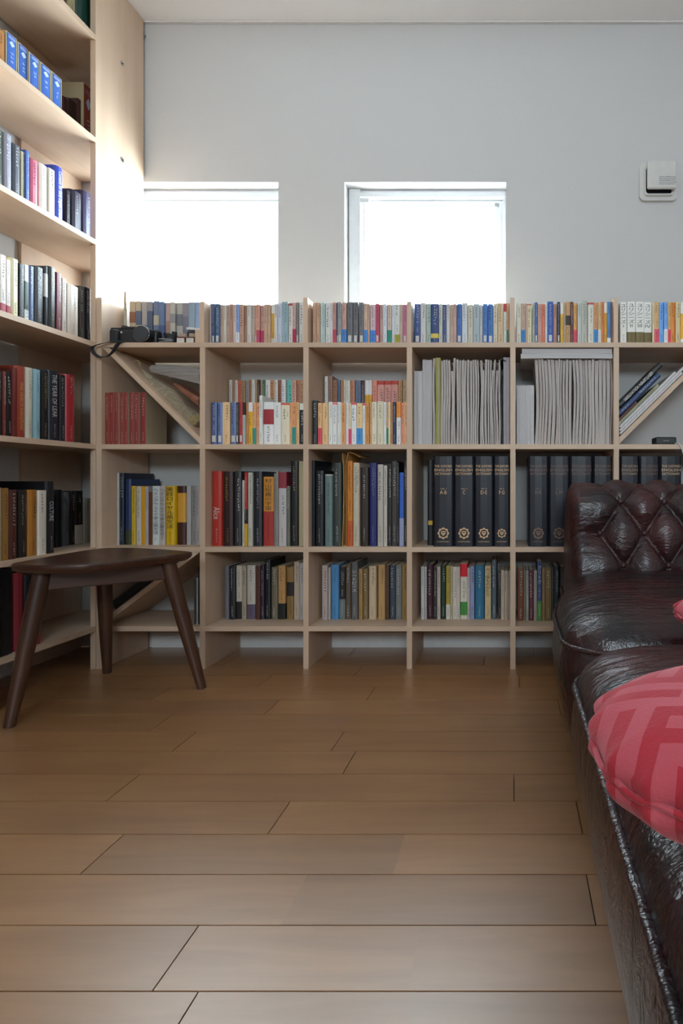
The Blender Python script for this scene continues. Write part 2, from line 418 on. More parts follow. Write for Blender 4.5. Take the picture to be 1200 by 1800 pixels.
# windows: fixed frame, sash, pane and fittings set back in the reveal
def window(n, x0, x1, handle):
    yf = YB + 0.058; z0, z1 = WIN_Z0, WIN_Z1
    root = empty('window_%d' % n, ((x0 + x1) / 2, yf, z0)); struct(root, ['square white window in the bookcase corner', 'square white window above the middle of the low bookcase'][n - 1])
    cx = (x0 + x1) / 2
    def B(name, a, b, mat=M['frame']):
        return MB().box((a[0] - cx, a[1] - yf, a[2] - z0), (b[0] - cx, b[1] - yf, b[2] - z0)).build(name, mat, root)
    e = 0.0008; fw = 0.026
    B('frame_rail', (x0 + e, yf, z1 - fw), (x1 - e, yf + 0.08, z1 - e)); B('frame_rail', (x0 + e, yf, z0 + e), (x1 - e, yf + 0.08, z0 + fw))
    B('frame_stile', (x0 + e, yf, z0 + fw), (x0 + 0.014, yf + 0.08, z1 - fw)); B('frame_stile', (x1 - 0.014, yf, z0 + fw), (x1 - e, yf + 0.08, z1 - fw))
    # side casing that hides the roller screen, a wide stile standing proud of the frame
    B('screen_casing', (x0 + 0.005, yf - 0.012, z0 + 0.002), (x0 + 0.048, yf - 0.0005, z1 - 0.002))
    B('screen_track', (x0 + 0.048, yf - 0.006, z1 - 0.030), (x1 - 0.004, yf - 0.0005, z1 - 0.012))
    sw = 0.030
    ya, yb = yf + 0.030, yf + 0.062
    B('sash_rail', (x0 + 0.014, ya, z1 - fw - sw), (x1 - 0.014, yb, z1 - fw - e)); B('sash_rail', (x0 + 0.014, ya, z0 + fw + e), (x1 - 0.014, yb, z0 + fw + sw))
    B('sash_stile', (x0 + 0.0145, ya, z0 + fw + sw), (x0 + 0.014 + sw, yb, z1 - fw - sw)); B('sash_stile', (x1 - 0.014 - sw, ya, z0 + fw + sw), (x1 - 0.0145, yb, z1 - fw - sw))
    B('pane', (x0 + 0.014 + sw, yf + 0.044, z0 + fw + sw), (x1 - 0.014 - sw, yf + 0.048, z1 - fw - sw), M['glass'])
    if handle:
        h = MB().tube([(x0 + 0.064 - cx, -0.010, z1 - 0.055 - z0), (x0 + 0.064 - cx, -0.012, z1 - 0.27 - z0)], 0.0035, 8).build('pull_rod', M['frame'], root)
        B('latch', (x0 + 0.050, yf - 0.016, z1 - 0.058), (x0 + 0.084, yf - 0.001, z1 - 0.040)); B('latch', (x1 - 0.045, yf - 0.012, z1 - 0.072), (x1 - 0.028, yf - 0.001, z1 - 0.058), M['steel'])
    return root
window(1, WINS[0][0], WINS[0][1], False)
window(2, WINS[1][0], WINS[1][1], True)

# the unseen opening behind the viewer, sized for fill light, gets a plain frame
def big_window(n, axis, t0, u0, u1, z0, z1, label):
    root = empty('window_%d' % n); struct(root, label)
    def B(name, a, b, mat=M['frame']):
        (ua, ta, za), (ub, tb, zb) = a, b
        p, q = ((ua, ta, za), (ub, tb, zb)) if axis == 'y' else ((ta, ua, za), (tb, ub, zb))
        return MB().box(p, q).build(name, mat, root)
    w = 0.05; e = 0.001; t1 = t0 + 0.05; um = (u0 + u1) / 2
    B('frame_rail', (u0 + e, t0, z1 - w), (u1 - e, t1, z1 - e)); B('frame_rail', (u0 + e, t0, z0 + e), (u1 - e, t1, z0 + w))
    for a in (u0 + e, um - w / 2, u1 - w - e): B('frame_stile', (a, t0, z0 + w), (a + w, t1, z1 - w))
    B('pane', (u0 + w + e, t0 + 0.02, z0 + w), (um - w / 2, t0 + 0.026, z1 - w), M['glass']); B('pane', (um + w / 2, t0 + 0.02, z0 + w), (u1 - w - e, t0 + 0.026, z1 - w), M['glass'])
big_window(3, 'y', RY - 0.10, *REAR_FILL_WIN, 'unseen window behind the viewer, sized for its fill light')

# ================================================================== BOOKCASES
S = F_PX / YF                                  # pixels per metre on the front plane
T = 0.018
UPX = [(173.5 + 181.9 * k - VX) / S for k in range(7)]
SHELF = [1.113, 0.766, 0.415, 0.145]           # top faces of the low bookcase's shelves
low = empty('low_bookcase', (-0.35, YF, 0)); LOWP = Vector((-0.35, YF, 0))
tag(low, 'low birch bookcase of open square cells along the window wall', 'bookcase')
def lowpart(name, a, b, mat):
    c = [(a[i] + b[i]) / 2 for i in range(3)]
    o = MB().box([a[i] - c[i] for i in range(3)], [b[i] - c[i] for i in range(3)]).build(name, mat, low, Vector(c) - LOWP)
    return o
TS = 0.0165
yb_ = YB - 0.013
for z in SHELF:
    lowpart('shelf', (UPX[0] - T / 2, YF, z - TS), (UPX[6] + T / 2, yb_, z), M['birch'])
for k, x in enumerate(UPX):
    top = 1.266 if k in (0, 2, 4, 5, 6) else 1.252  # two uprights cut lower where window glare washes out their tops
    lowpart('upright', (x - T / 2 + (0.0 if k else 0.0), YF + 0.001, SHELF[0]), (x + T / 2 - (0.003 if k else 0), yb_, top), M['birch_up'])
    for z0, z1 in ((SHELF[1], SHELF[0] - TS), (SHELF[2], SHELF[1] - TS), (SHELF[3], SHELF[2] - TS), (0.0, SHELF[3] - TS)):
        lowpart('upright', (x - T / 2, YF + 0.001, z0), (x + T / 2, yb_, z1), M['birch_up'])
def brace(x0, x1, z0, z1, rising, th, y0, y1):
    """diagonal board across a cell, its ends cut to meet the boards around it"""
    p, q = (Vector((x0, z0)), Vector((x1, z1))) if rising else (Vector((x0, z1)), Vector((x1, z0)))
    d = (q - p).normalized(); n = Vector((-d.y, d.x)) * th; e = 0.0006
    a, b = (p + n), (q + n)
    if rising: a += d * ((x0 - a.x) / d.x); b += d * ((z1 - b.y) / d.y)
    else: a += d * ((z1 - a.y) / d.y); b += d * ((x1 - b.x) / d.x)
    c = (p + q) / 2
    pts = [p + d * e * 2 + n * 0.02, q - d * e * 2 + n * 0.02, b - d * e * 2, a + d * e * 2]
    return MB().prism([tuple(v - c) for v in pts][::-1], 'y', -(y1 - y0) / 2, (y1 - y0) / 2).build(
        'diagonal_brace', M['birch'], low, Vector((c.x, (y0 + y1) / 2, c.y)) - LOWP)
def cell(c, r):
    """inner bounds of a cell: x0, x1, z0 (shelf top), z1 (underside above)"""
    return UPX[c] + T / 2, UPX[c + 1] - T / 2, SHELF[r], (SHELF[r - 1] - TS if r else 1.26)
a0, a1, az0, az1 = cell(0, 1)
brace(a0, a1, az0, az1, False, 0.0165, YF + 0.003, yb_ - 0.002)
b0, b1, bz0, bz1 = cell(5, 1)
brace(b0, b1, bz0, bz1, True, 0.0165, YF + 0.003, yb_ - 0.002)
c0_, c1_, cz0, cz1 = cell(0, 3)
brace(c0_, c1_, cz0, cz1, True, 0.0165, YF + 0.003, yb_ - 0.002)

TX = -1.419                                    # front plane of the tall bookcase
TSH = [2.160, 1.811, 1.463, 1.113, 0.766, 0.415, 0.145]
tall = empty('tall_bookcase', (TX, 1.5, 0)); TP = Vector((TX, 1.5, 0))
tag(tall, 'tall birch bookcase reaching the ceiling along the wall', 'bookcase')
def tallpart(name, a, b, mat):
    c = [(a[i] + b[i]) / 2 for i in range(3)]
    return MB().box([a[i] - c[i] for i in range(3)], [b[i] - c[i] for i in range(3)]).build(name, mat, tall, Vector(c) - TP)
M['birch_y'] = wood('birch_shelf_board', (0.64, 0.47, 0.34), (0.56, 0.40, 0.28), (9.0, 0.9, 9.0), 0.48, 0.03, 0.08)
TY0 = 0.80
xb_ = LX + 0.011
UY = [TY0, 1.164, 1.528]                # near faces of the tall bookcase's uprights
for z in TSH + [CEIL - 0.002]:
    o = tallpart('shelf', (xb_, TY0, z - TS), (TX, 1.8995, z), M['birch_y'])
    # the shelf runs on behind the side panel into the corner
    tallpart('corner_shelf', (xb_, 1.8996, z - TS), (TX - 0.0185, YB - 0.013, z), M['birch_y'])
tallpart('back_panel', (LX + 0.0005, 1.886, 0.0), (xb_ - 0.0005, YB - 0.013, CEIL - 0.002), M['birch_up'])
for y in UY:
    for z0, z1 in zip([0.0] + TSH[::-1], [z - TS for z in TSH[::-1]] + [CEIL - 0.002 - TS]):
        tallpart('upright', (xb_, y, z0), (TX - 0.001, y + 0.0175, z1), M['birch_up'])
panel = tallpart('side_panel', (TX - 0.018, 1.900, 0.0), (TX, YB - 0.013, CEIL - 0.002), M['birch_up'])
for px, py in ((214.5, 112), (214.5, 281), (254, 63)):
    X = TX; Y = F_PX * -X / (VX - px); z = EYE - (py - VY) / F_PX * Y
    c = MB().cyl((0, 0, 0), 0.0085, 0.0012, 'x', 14).build('cam_lock', M['steel'], panel, Vector((TX, Y, z)) - TP - panel.location)
    MB().box((0.0012, -0.005, -0.0015), (0.0016, 0.005, 0.0015)).build('slot', M['black_ink'], panel, Vector((TX, Y, z)) - TP - panel.location, (0.6, 0, 0))

# ================================================================== BOOKS
# one line per book: left edge, right edge, top (pixels of the photograph's own enlargement), spine colour, options
#   b:col:f band at the foot   t:col:f band at the head   m:col:f0:f1 band between   L white label   c:col cover boards
#   h hardcover   n no print   g:col print colour   V:text upright title   H:text turned title   s:m set back   d:m depth   k:kind
TABLES = []
def table(place, ox, oy, sc, cellid, Y, gain, text, kind='paperback_book', depth=0.105, group=None):
    rows = [l.split() for l in text.strip().splitlines() if l.strip()]
    TABLES.append(dict(place=place, ox=ox, oy=oy, sc=sc, cell=cellid, Y=Y, gain=gain, rows=rows, kind=kind, depth=depth, group=group))

table('top row, first column', 160, 500, 6, (0, 0), 1.99, 1.0, '''
400 466 178 b8a488 m:8d5b45:.55:.78 n
470 526 178 b4a48c m:5c6478:.5:.8 n
530 586 178 a8a09a m:6a7088:.2:.5 n
590 645 180 8e8c90 m:4e5870:.4:.8 n
650 710 172 6c7894 m:b8ae98:.5:.7 n
712 773 184 64789a n m:46587c:.1:.5
776 833 188 b49c98 m:a08078:.1:.6 n
836 888 190 b4b0a4 m:8c8c8c:.55:.75 n
890 960 188 b0aca4 m:70747c:.5:.75 n
963 1028 190 8c8890 n m:747480:.3:.7
1031 1098 190 8ca0b0 n
1101 1150 192 8c9cb8 n''', group='pocket editions behind the camera')
table('top row, second column', 350, 510, 6, (1, 0), 1.93, 1.0, '''
90 127 140 b8acb0
128 160 140 46587a L
161 168 140 c8ccd4 n
169 215 145 4a6488 L
216 250 150 b8a090
251 278 152 d8d4c8
279 320 150 c0a090
321 355 148 b08c7c
358 390 150 d8c0b4
391 425 150 8ea6d8 b:dfe2ea:.30
426 470 152 c09c88
471 505 152 b08878
508 550 155 d0ccc4
551 585 155 bcaaa0
586 606 155 d8a078 L
607 640 155 d0a090 b:c8506c:.36
641 685 155 cc9c90 b:c4486a:.36
686 718 152 c8a890
719 752 152 cca88c
755 792 150 dcd8d0 m:d0a040:.16:.78
793 825 148 d4d0cc
826 868 138 c4cad8
869 891 122 a8b8c4
893 936 125 98b4bc
938 985 135 e0d8d0 t:b04848:.06
986 1020 135 c8a8a0 b:b83058:.37
1021 1046 128 8c8888 L
1048 1103 128 d8d4cc''', group='paperbacks in the top row')
table('top row, third column', 530, 510, 6, (2, 0), 1.93, 1.0, '''
118 150 135 c8a088
151 192 132 c8a084
195 215 128 d0dcd8
216 245 128 b8ccc8
247 298 128 d8d8d4
299 325 125 dcd8d8
328 362 130 c89488 b:c84858:.36
363 385 128 5c6c88 L
386 423 128 9c9c9c L
427 473 132 c8a094 b:4888d0:.36
475 536 126 6c6c70 L
538 592 126 6a6a6e L
600 653 126 747478 L
655 692 138 d4b49c b:4c90d8:.36
693 715 138 c8a890
718 780 145 d4b8c0 b:4c88d8:.36
781 820 145 b84860 L
821 861 148 c0a098
862 900 150 d8dce4
902 947 150 d0b8a8 b:2f8f74:.36
948 979 150 d8d8e0
980 1035 150 d8d8d4 b:a8a038:.25
1037 1066 150 c8b0a0
1067 1108 150 c87898 L''', group='paperbacks in the top row')
table('top row, fourth column', 710, 510, 6, (3, 0), 1.93, 1.0, '''
106 170 140 3c5490 L
172 230 135 d0ccc8
232 280 140 a8b8b0
282 365 145 2c4478 m:d8c048:.16:.27
367 405 145 c8c4bc
406 446 148 3c5080
447 482 148 d4d0cc
483 518 148 c8a898
519 553 148 c4a090
555 609 145 4068b0 L
610 669 138 ccd0d4
671 726 152 cfc6b4
728 797 150 a8b4b8
798 826 150 ccc8c4
828 880 145 4474b8 L
881 939 145 4070b4 L
940 986 142 d4c8b0
988 1048 140 d0b490
1050 1080 140 e0dcd4 t:b03848:.20
1081 1100 138 c89c68 b:2c7c5c:.36
1101 1128 138 c89870''', group='paperbacks in the top row')
table('top row, fifth column', 890, 510, 3.871, (4, 0), 1.93, 1.15, '''
68 98 88 d0ccbc
98 128 92 b89c88 b:3a80b8:.36
128 140 92 b09888 n
140 172 95 d0c09c t:b04838:.03
175 192 88 a0a898
192 212 82 3c5890 L
212 240 92 c09080
240 262 92 d07058
262 278 85 c8ccc8
278 317 80 2c50a0 L
318 343 92 b08068
344 364 80 1c2850 L
366 388 88 d8a830 t:dcd8d0:.26
388 402 88 b09878
402 433 82 b88c5c m:2c2420:.45:.68
434 455 78 5a2c2c
455 479 88 c89450 b:d04858:.36
482 506 85 b8bcb8
506 550 70 b0b0a4
552 592 85 d0ccc0 t:b04848:.05
592 623 85 c48c5c b:3c84c0:.36
624 643 85 d0b080 b:e0dcd4:.36
643 665 78 c8743c
665 684 85 d09c28 t:dcd8d0:.24
685 709 78 4c80b8 b:e0e0e4:.16
710 727 80 8c5c40''', group='paperbacks in the top row')
table('top row, sixth column', 1070, 500, 5, (5, 0), 1.93, 1.25, '''
97 155 155 d8d6d0 V:ユリシーズⅠ:.40:.94
158 232 152 d8d6d0 b:6a5c34:.29 V:ユリシーズⅡ:.40:.94
234 307 152 d8d6d0 b:6a5c34:.29 V:ユリシーズⅢ:.40:.94
309 378 152 d8d6d0 b:6a5c34:.29 V:ユリシーズⅣ:.40:.94
380 397 165 d0c4a8
398 438 155 c8a068 b:d04858:.36
440 480 158 6c9cd8
482 514 158 6c9cd8 b:e0e0e4:.36
516 542 158 c8a068 b:d04858:.36
543 582 155 d08030
583 625 155 c8b48c
627 680 155 dcd8d0 m:d8a028:.13:.72''', group='paperbacks in the top row')
table('upper row, first column', 150, 490, 5.4545, (0, 1), 1.915, 1.0, '''
186 228 1092 8a3a30 c:a89a80 g:d0a898
231 280 1090 8e3c34 c:a89a80 g:d0a898
284 325 1090 92403a c:a89a80 g:d0a898
327 371 1088 94423a c:a89a80 g:d0a898
373 412 1088 94403a c:a89a80 g:d0a898
424 467 1090 90403a c:a89a80 g:d0a898
469 516 1090 8e3e38 c:a89a80 g:d0a898
523 576 1090 8e3430 c:a89a80 g:d0b0a0''', depth=0.12, group='matching red booklets')
table('front of upper row, second column', 350, 510, 6, (1, 1), 1.93, 1.35, '''
114 184 1182 47537c L h
186 240 1182 5a6a96 L h
242 252 1182 c4c0c0 n
253 322 1182 d0ae84
325 392 1182 5a6c98 L h
393 420 1184 44403e L
421 460 1178 a83c3c L
462 488 1182 9cb0a8 t:24221f:.30
490 516 1185 b07850
518 558 1182 d8a018 t:dcd8d0:.22
559 595 1185 cc9c78 b:3c8880:.40
596 635 1185 cc9068 b:c89878:.40
636 669 1112 d8d4cc
672 778 1178 d8d4d0 m:8e2c34:.48:.83
780 856 1182 d8d4ce
858 949 1188 e0c8b0 t:c05040:.05
950 978 1185 d89c70
979 1022 1188 d09060 b:3c8880:.42
1023 1056 1182 d8a878
1058 1110 1192 262628 t:d8d4c8:.16 g:d8d8d0''', group='paperbacks in the upper row')
table('back of upper row, second column', 350, 510, 6, (1, 1), 2.045, 1.7, '''
310 345 945 a8a49c
346 368 950 846454
369 402 948 b0a49c
403 442 950 a05440
443 483 952 84684c
484 520 942 807c78
521 553 945 845c48
554 590 945 b0aca4
592 612 950 9c8064
612 640 945 3c3028
641 662 950 98806c
663 690 945 3c5c48
692 742 945 ccc8bc
744 792 950 a87850
794 828 945 d0ccc4
829 868 950 784c3c
869 915 945 c8c4c0
920 974 945 5ca098
978 1025 950 b88c7c
1027 1062 950 a06c54
1064 1108 945 a07c60''', group='books in the hidden second row')
table('front of upper row, third column', 530, 510, 6, (2, 1), 1.93, 1.35, '''
114 168 1165 1e2224 h
170 212 1188 cfa074 b:c84858:.40
214 278 1190 d4ac7c
285 327 1180 dcd8cc
328 370 1182 dcd8d0 t:d07078:.06
372 399 1178 d8d4cc
400 421 1182 ccc8bc
422 467 1190 c48c5c
468 495 1178 dcd8d0
496 521 1190 d0c0a0 b:c84868:.38
522 575 1185 e0dcd4 t:c84848:.05
577 638 1190 d8b484 b:3c84c0:.40
640 669 1188 d8d0cc t:c05060:.06
670 712 1185 b8824c
714 741 1185 c4945c
742 792 1182 ccc4b0
794 863 1172 c4bca4
864 891 1180 d0d4d0
892 913 1185 c09868 b:2c7c54:.40
914 935 1180 dcc49c
936 960 1185 b4784c
962 994 1180 24304c
996 1044 1178 dcdcd8 t:d08030:.36
1046 1081 1185 d08468
1083 1124 1185 d4a47c''', group='paperbacks in the upper row')
table('back of upper row, third column', 530, 510, 6, (2, 1), 2.045, 1.7, '''
246 278 910 c8c4c0
280 325 905 806458
330 375 950 845c40
376 410 950 445470
411 435 950 9c6c4c
436 469 945 b0ac9c
470 508 950 bcb8ac
510 560 950 9c6854
565 622 950 546078
624 668 950 483030
670 705 950 b88820 t:d0ccc0:.22
706 741 950 b88820 t:d0ccc0:.22
745 795 950 c87868
797 868 955 b48078 t:a03830:.06
870 942 955 b07c74 t:a03830:.06
944 1018 955 b07c74 t:a03830:.06
1020 1060 950 a07850
1062 1118 950 a48c70''', group='books in the hidden second row')
table('middle row, first column', 170, 780, 5.4545, (0, 2), 1.975, 1.3, '''
198 216 278 a8a4a0 n d:.17
217 262 280 10182a g:90b0a0 h d:.165
264 330 338 1c2c50 d:.16 n h b:2c3018:.22
332 372 405 b09428 g:2c2418
373 425 408 b0a8a0
426 468 408 b88420 n
469 493 410 a09aa0
494 526 462 5a3018 n
527 598 405 b4bab8 V:ヘミングウェイで学ぶ英文法:.18:.95
599 655 405 a49c98 V:ヘミングウェイで学ぶ英文法2:.10:.95
657 755 405 c09810 V:実践ロイヤル英文法:.28:.98 h
758 850 405 3c2018 m:c08c30:.38:.88 n h
854 896 405 a09c9c n
899 952 405 807c78 g:181614
956 994 405 9c9494''', depth=0.13, group='grammar books in the middle row')
table('middle row, second column', 350, 780, 5.4545, (1, 2), 1.935, 1.2, '''
105 219 262 a02a20 h H:Alice:.36:.52 g:d8c8c0
222 330 268 2c1818 h g:c8962c d:.15
332 405 262 2a2a2e h
407 432 350 b8b8b4
434 461 275 a02c24 b:b89018:.30 m:1c1414:.31:.5
463 507 275 b4b0a4
509 519 275 6a6a68 n
521 608 265 20222a h d:.16
611 710 316 c0802c b:98302a:.50 V:村山知義の宇宙:.52:.97
713 735 282 807a7a
737 758 262 8c8880
762 836 270 b0acac t:842c38:.22
838 868 405 64645a
870 947 166 18181a h g:b8a478 d:.17
949 1007 166 a49878 n d:.17''', depth=0.14, group='hardcovers in the middle row')
table('bottom row, second column', 350, 780, 5.4545, (1, 3), 1.997, 1.4, '''
250 285 1172 64606a
287 348 1172 1a1a1a h
350 403 1170 aaa296 b:1c1a1a:.33
404 447 1170 908474
450 540 1165 aaa29a b:54485a:.28 h
542 586 1168 46281f n
587 620 1165 2c2434 h
622 681 1115 141618 h
685 752 1185 625a4a h
757 825 1170 a47c4c b:1a1818:.30
830 904 1188 7e6238 m:201a18:.45:.72 h
906 958 1132 a49484
960 1003 1142 9c9490''', depth=0.13, group='books in the bottom row')
table('middle row, third column', 530, 780, 5.4545, (2, 2), 1.93, 1.25, '''
80 94 160 a8a09a n d:.16
95 127 160 0e1218 n h d:.18
128 216 258 12161c h
219 298 292 627272 h t:a8a8a0:.02
302 384 182 363c38 h d:.16
437 488 166 b87020 b:b0501c:.3
490 556 182 b8ac98 h
558 642 228 30241f h
646 721 182 262a60 h g:8a90c0
724 785 198 b0a8a0 h
788 820 210 b4aca4
822 860 190 222020
862 911 166 3c3634 g:c0b8b0
912 932 180 1c1a1a
934 978 276 2a58b0 b:8c94b0:.38 n
980 1012 166 121214''', depth=0.15, group='hardcovers in the middle row')
table('bottom row, third column', 530, 780, 5.4545, (2, 3), 1.997, 1.4, '''
198 250 1166 a49490
252 274 1188 9c948c n
276 356 1160 4478a4 h
358 413 1182 1a1a1c b:626a6a:.38
415 470 1152 54483c h
475 540 1132 565656 V:シートピース:.48:.86 h
545 582 1202 907040
583 633 1200 725e40 h
638 715 1172 b4a084 h
730 798 1160 a48050
800 840 1165 46301f n
845 896 1165 343c48
898 955 1165 646868 g:b8b8b8
957 1016 1160 826638''', depth=0.13, group='books in the bottom row')
table('bottom row, fourth column', 710, 780, 5.4545, (3, 3), 2.0, 1.4, '''
163 194 1176 b4b0b0
195 216 1180 a4a0a0
218 278 1158 3a1c28 h
280 315 1185 2a2622
316 348 1178 a4988c
350 400 1165 1a3020 h
402 441 1172 94802f b:b4b0aa:.28
442 466 1172 a49474
467 505 1180 b8b0a8
506 536 1178 b4a89c
538 606 1148 bcb4a8 t:b81424:.24 m:3a7c34:.07:.31
607 630 1190 a89c94
631 672 1178 7c84a4
674 770 1165 265e7a h
773 833 1172 ac9874 V:ガリ版ものがたり:.42:.96
838 886 1118 46525a h
904 926 1220 2a2420
928 960 1212 a49484
962 995 1215 a49484
997 1024 1215 a09890''', depth=0.13, group='books in the bottom row')
table('bottom row, fifth column', 890, 780, 3.871, (4, 3), 1.98, 1.5, '''
75 115 850 64361f
116 131 862 6c6052
132 150 862 847e76
152 183 858 4a1c2a
185 207 862 867e72
208 240 800 26365a b:3c6c30:.33 V:クリトク:.62:.93
242 262 845 745c3c
263 306 850 645030
308 319 848 3a3830 n
320 360 835 20282e h
362 420 835 242020 h''', depth=0.13, group='books in the bottom row')
# the tall bookcase, whose spines face across the room
SLIP = ' '
table('tall bookcase top shelf', 0, 0, 1, ('tall', 0), 0, 1.2, '''
84 100 -60 6a5c48 n
101 119 -60 24241f n h
120 133 -55 7a6f50
134 162 -50 1d4038 h s:.02''', 'hardcover_book', 0.16, 'books on the tall bookcase')
table('tall bookcase second shelf', 0, 0, 1, ('tall', 1), 0, 1.0, '''
-14 10 42 a8723f
11 30.5 55 3a62b0 k:slip
32 50.5 75 3a62b0 k:slip
52 70 93 3a62b0 k:slip
71.5 90 110 3a62b0 k:slip
91.5 109 127 3a62b0 k:slip
111 119 168 4a2a26 s:.125 n
120 136 170 3c2822 s:.125 n h
137 145 172 4c2c28 s:.125 n
147 163 146 8c4030 s:.11 k:slip''', 'hardcover_book', 0.14, 'books on the tall bookcase')
table('tall bookcase third shelf', 0, 0, 1, ('tall', 2), 0, 1.0, '''
-10 7 222 3c4c44 h
8 22 231 8e8e9c h g:d0d0d8
22.5 37 250 4a4c56 h
37.5 45 265 d0c8a8
45.5 52 263 3c5a9c
53 68 276 c05a70 h
68.5 85 284 cfc8bc h
86 97 294 c8c0b0
98 112 289 3040a8 h H:Contexts_for_Early_English_Drama:.06:.92 d:.16 g:d8d8e8
114 125 331 24243a s:.125 h
126 145 331 2c2a44 s:.125 h
146 163 333 38345a s:.125 h''', 'hardcover_book', 0.14, 'books on the tall bookcase')
table('tall bookcase fourth shelf', 0, 0, 1, ('tall', 3), 0, 1.0, '''
-12 0 443 d0c8c0
0.5 11 446 d8d0c8 b:a03848:.16
11.5 19 455 d8ccc8 b:a02c38:.16
19.5 34 452 d8d0a8 h
34.5 43 462 1a1a1e
43.5 51 464 c8ccc8 m:30443c:.2:.7
51.5 61 466 4c5c84 h
61.5 78 466 121418 h
79 86 467 141418 m:d0ccc4:.50:.88 n h
86.5 99 467 16181a h g:c0a858
99.5 109 478 6c2830
109.5 117 488 b8aca0
118 140 497 b8a898 h g:3c4450
140.5 147 502 4c4844 s:.025
147.5 163 503 16161a s:.025 h''', 'hardcover_book', 0.14, 'books on the tall bookcase')
table('tall bookcase fifth shelf', 0, 0, 1, ('tall', 4), 0, 1.2, '''
-14 4 652 181c20
5 11 652 6e2a20
11.5 22 651 141414 h
22.5 29 646 5c1c18 n
29.5 46 642 86301f h H:WHO_HEARS_IN_SHAKESPEARE?:.10:.78 g:c89858
46.5 59 645 bab4a4 h g:8a7060
59.5 73 648 82a4ae h g:2c4c5c
73.5 86 649 16161a h g:c0a868
86.5 105 650 1e222c h H:THE_YEAR_OF_LEAR:.34:.95 g:d0d0d0
105.5 116 658 20242a
117 133 657 98242c h''', 'hardcover_book', 0.14, 'books on the tall bookcase')
table('tall bookcase sixth shelf', 0, 0, 1, ('tall', 5), 0, 1.4, '''
-10 3 857 a89c84
3.5 16 858 8a6634 g:1c1814
16.5 32 861 44201a h
32.5 50 861 201b18 g:b0a89c h
50.5 67 861 945f22 h
67.5 83 862 c0b8ac g:302c28
83.5 97 846 141418 H:CULTURE:.45:.72 h d:.20 g:b8b8b8
98 111 861 121218 s:.11 n h
112 124 865 52565a s:.12 h
125 132 863 241c18 s:.12
133 147 863 1c1816 s:.12 b:a89c8c:.36
148 163 876 7e766a s:.12 h''', 'hardcover_book', 0.14, 'books on the tall bookcase')
table('tall bookcase bottom shelf', 0, 0, 1, ('tall', 6), 0, 1.6, '''
-20 25 1003 101014 h n d:.2
26 44 1008 6c2028 h n d:.18
45 60 1012 101014 h n d:.18
61 74 1014 78242c h n d:.16''', 'hardcover_book', 0.16, 'books on the tall bookcase')

# ---- lettering: real glyph outlines, converted once
OED = [('A·B', 'I'), ('C', 'II'), ('D·E', 'III'), ('F·G', 'IV'), ('H·K', 'V'), ('L·M', 'VI')]
bodies = {'THE OXFORD', 'ENGLISH', 'DICTIONARY', 'OXFORD', 'GENTLEMEN VOLUNTEERS'}
for a, b in OED: bodies |= {a, 'VOL. ' + b}
for t in TABLES:
    for r in t['rows']:
        for o in r[4:]:
            if o[:2] == 'V:': bodies.add('\n'.join(o.split(':')[1]))
            if o[:2] == 'H:': bodies.add(o.split(':')[1].replace('_', ' '))
GLY = {}
tmp = []
for bd in sorted(bodies):
    cu = bpy.data.curves.new('lettering', 'FONT'); cu.body = bd; cu.resolution_u = 2
    cu.align_x = 'CENTER' if '\n' in bd else 'LEFT'
    if '\n' in bd: cu.space_line = 0.98
    o = bpy.data.objects.new('lettering', cu); COL.objects.link(o); tmp.append((bd, o))
dg = bpy.context.evaluated_depsgraph_get()
for bd, o in tmp:
    me = bpy.data.meshes.new_from_object(o.evaluated_get(dg))
    vs = [v.co.copy() for v in me.vertices]; fs = [tuple(p.vertices) for p in me.polygons]
    bpy.data.meshes.remove(me)
    x0 = min(v.x for v in vs); x1 = max(v.x for v in vs); y0 = min(v.y for v in vs); y1 = max(v.y for v in vs)
    GLY[bd] = ([((v.x - x0) / (x1 - x0), (v.y - y0) / (y1 - y0)) for v in vs], fs, (x1 - x0) / (y1 - y0))
for bd, o in tmp:
    cu = o.data; bpy.data.objects.remove(o); bpy.data.curves.remove(cu)

def letters(mb, body, cx, cz, w, h, y, turn=False, m=0):
    """lettering fitted into a w x h rectangle centred on (cx, cz) in the plane y; turn = reads downwards"""
    vs, fs, asp = GLY[body]
    out = []
    for u, v in vs:
        if turn: out.append((cx + (v - 0.5) * w, y, cz + (0.5 - u) * h))
        else: out.append((cx + (u - 0.5) * w, y, cz + (v - 0.5) * h))
    mb.add(out, fs, m)

def marks(mb, cx, z1, z0, s, y, rg, m=0):
    """a column of small unreadable characters from z1 down to z0, each a few strokes in a square of side s"""
    z = z1
    while z - s > z0:
        for k in range(3):
            if rg.random() < 0.55:
                zz = z - s * rg.uniform(0.1, 0.85); a = rg.uniform(-0.5, -0.1) * s; b = rg.uniform(0.1, 0.5) * s
                q = [(cx + a, zz), (cx + b, zz), (cx + b, zz + s * 0.13), (cx + a, zz + s * 0.13)]
            else:
                xx = cx + s * rg.uniform(-0.4, 0.35); a = z - s * rg.uniform(0.5, 0.9); b = z - s * rg.uniform(0.0, 0.3)
                q = [(xx, a), (xx + s * 0.14, a), (xx + s * 0.14, b), (xx, b)]
            mb.add([(p[0], y, p[1]) for p in q], [(0, 1, 2, 3)], m)
        z -= s * 1.12

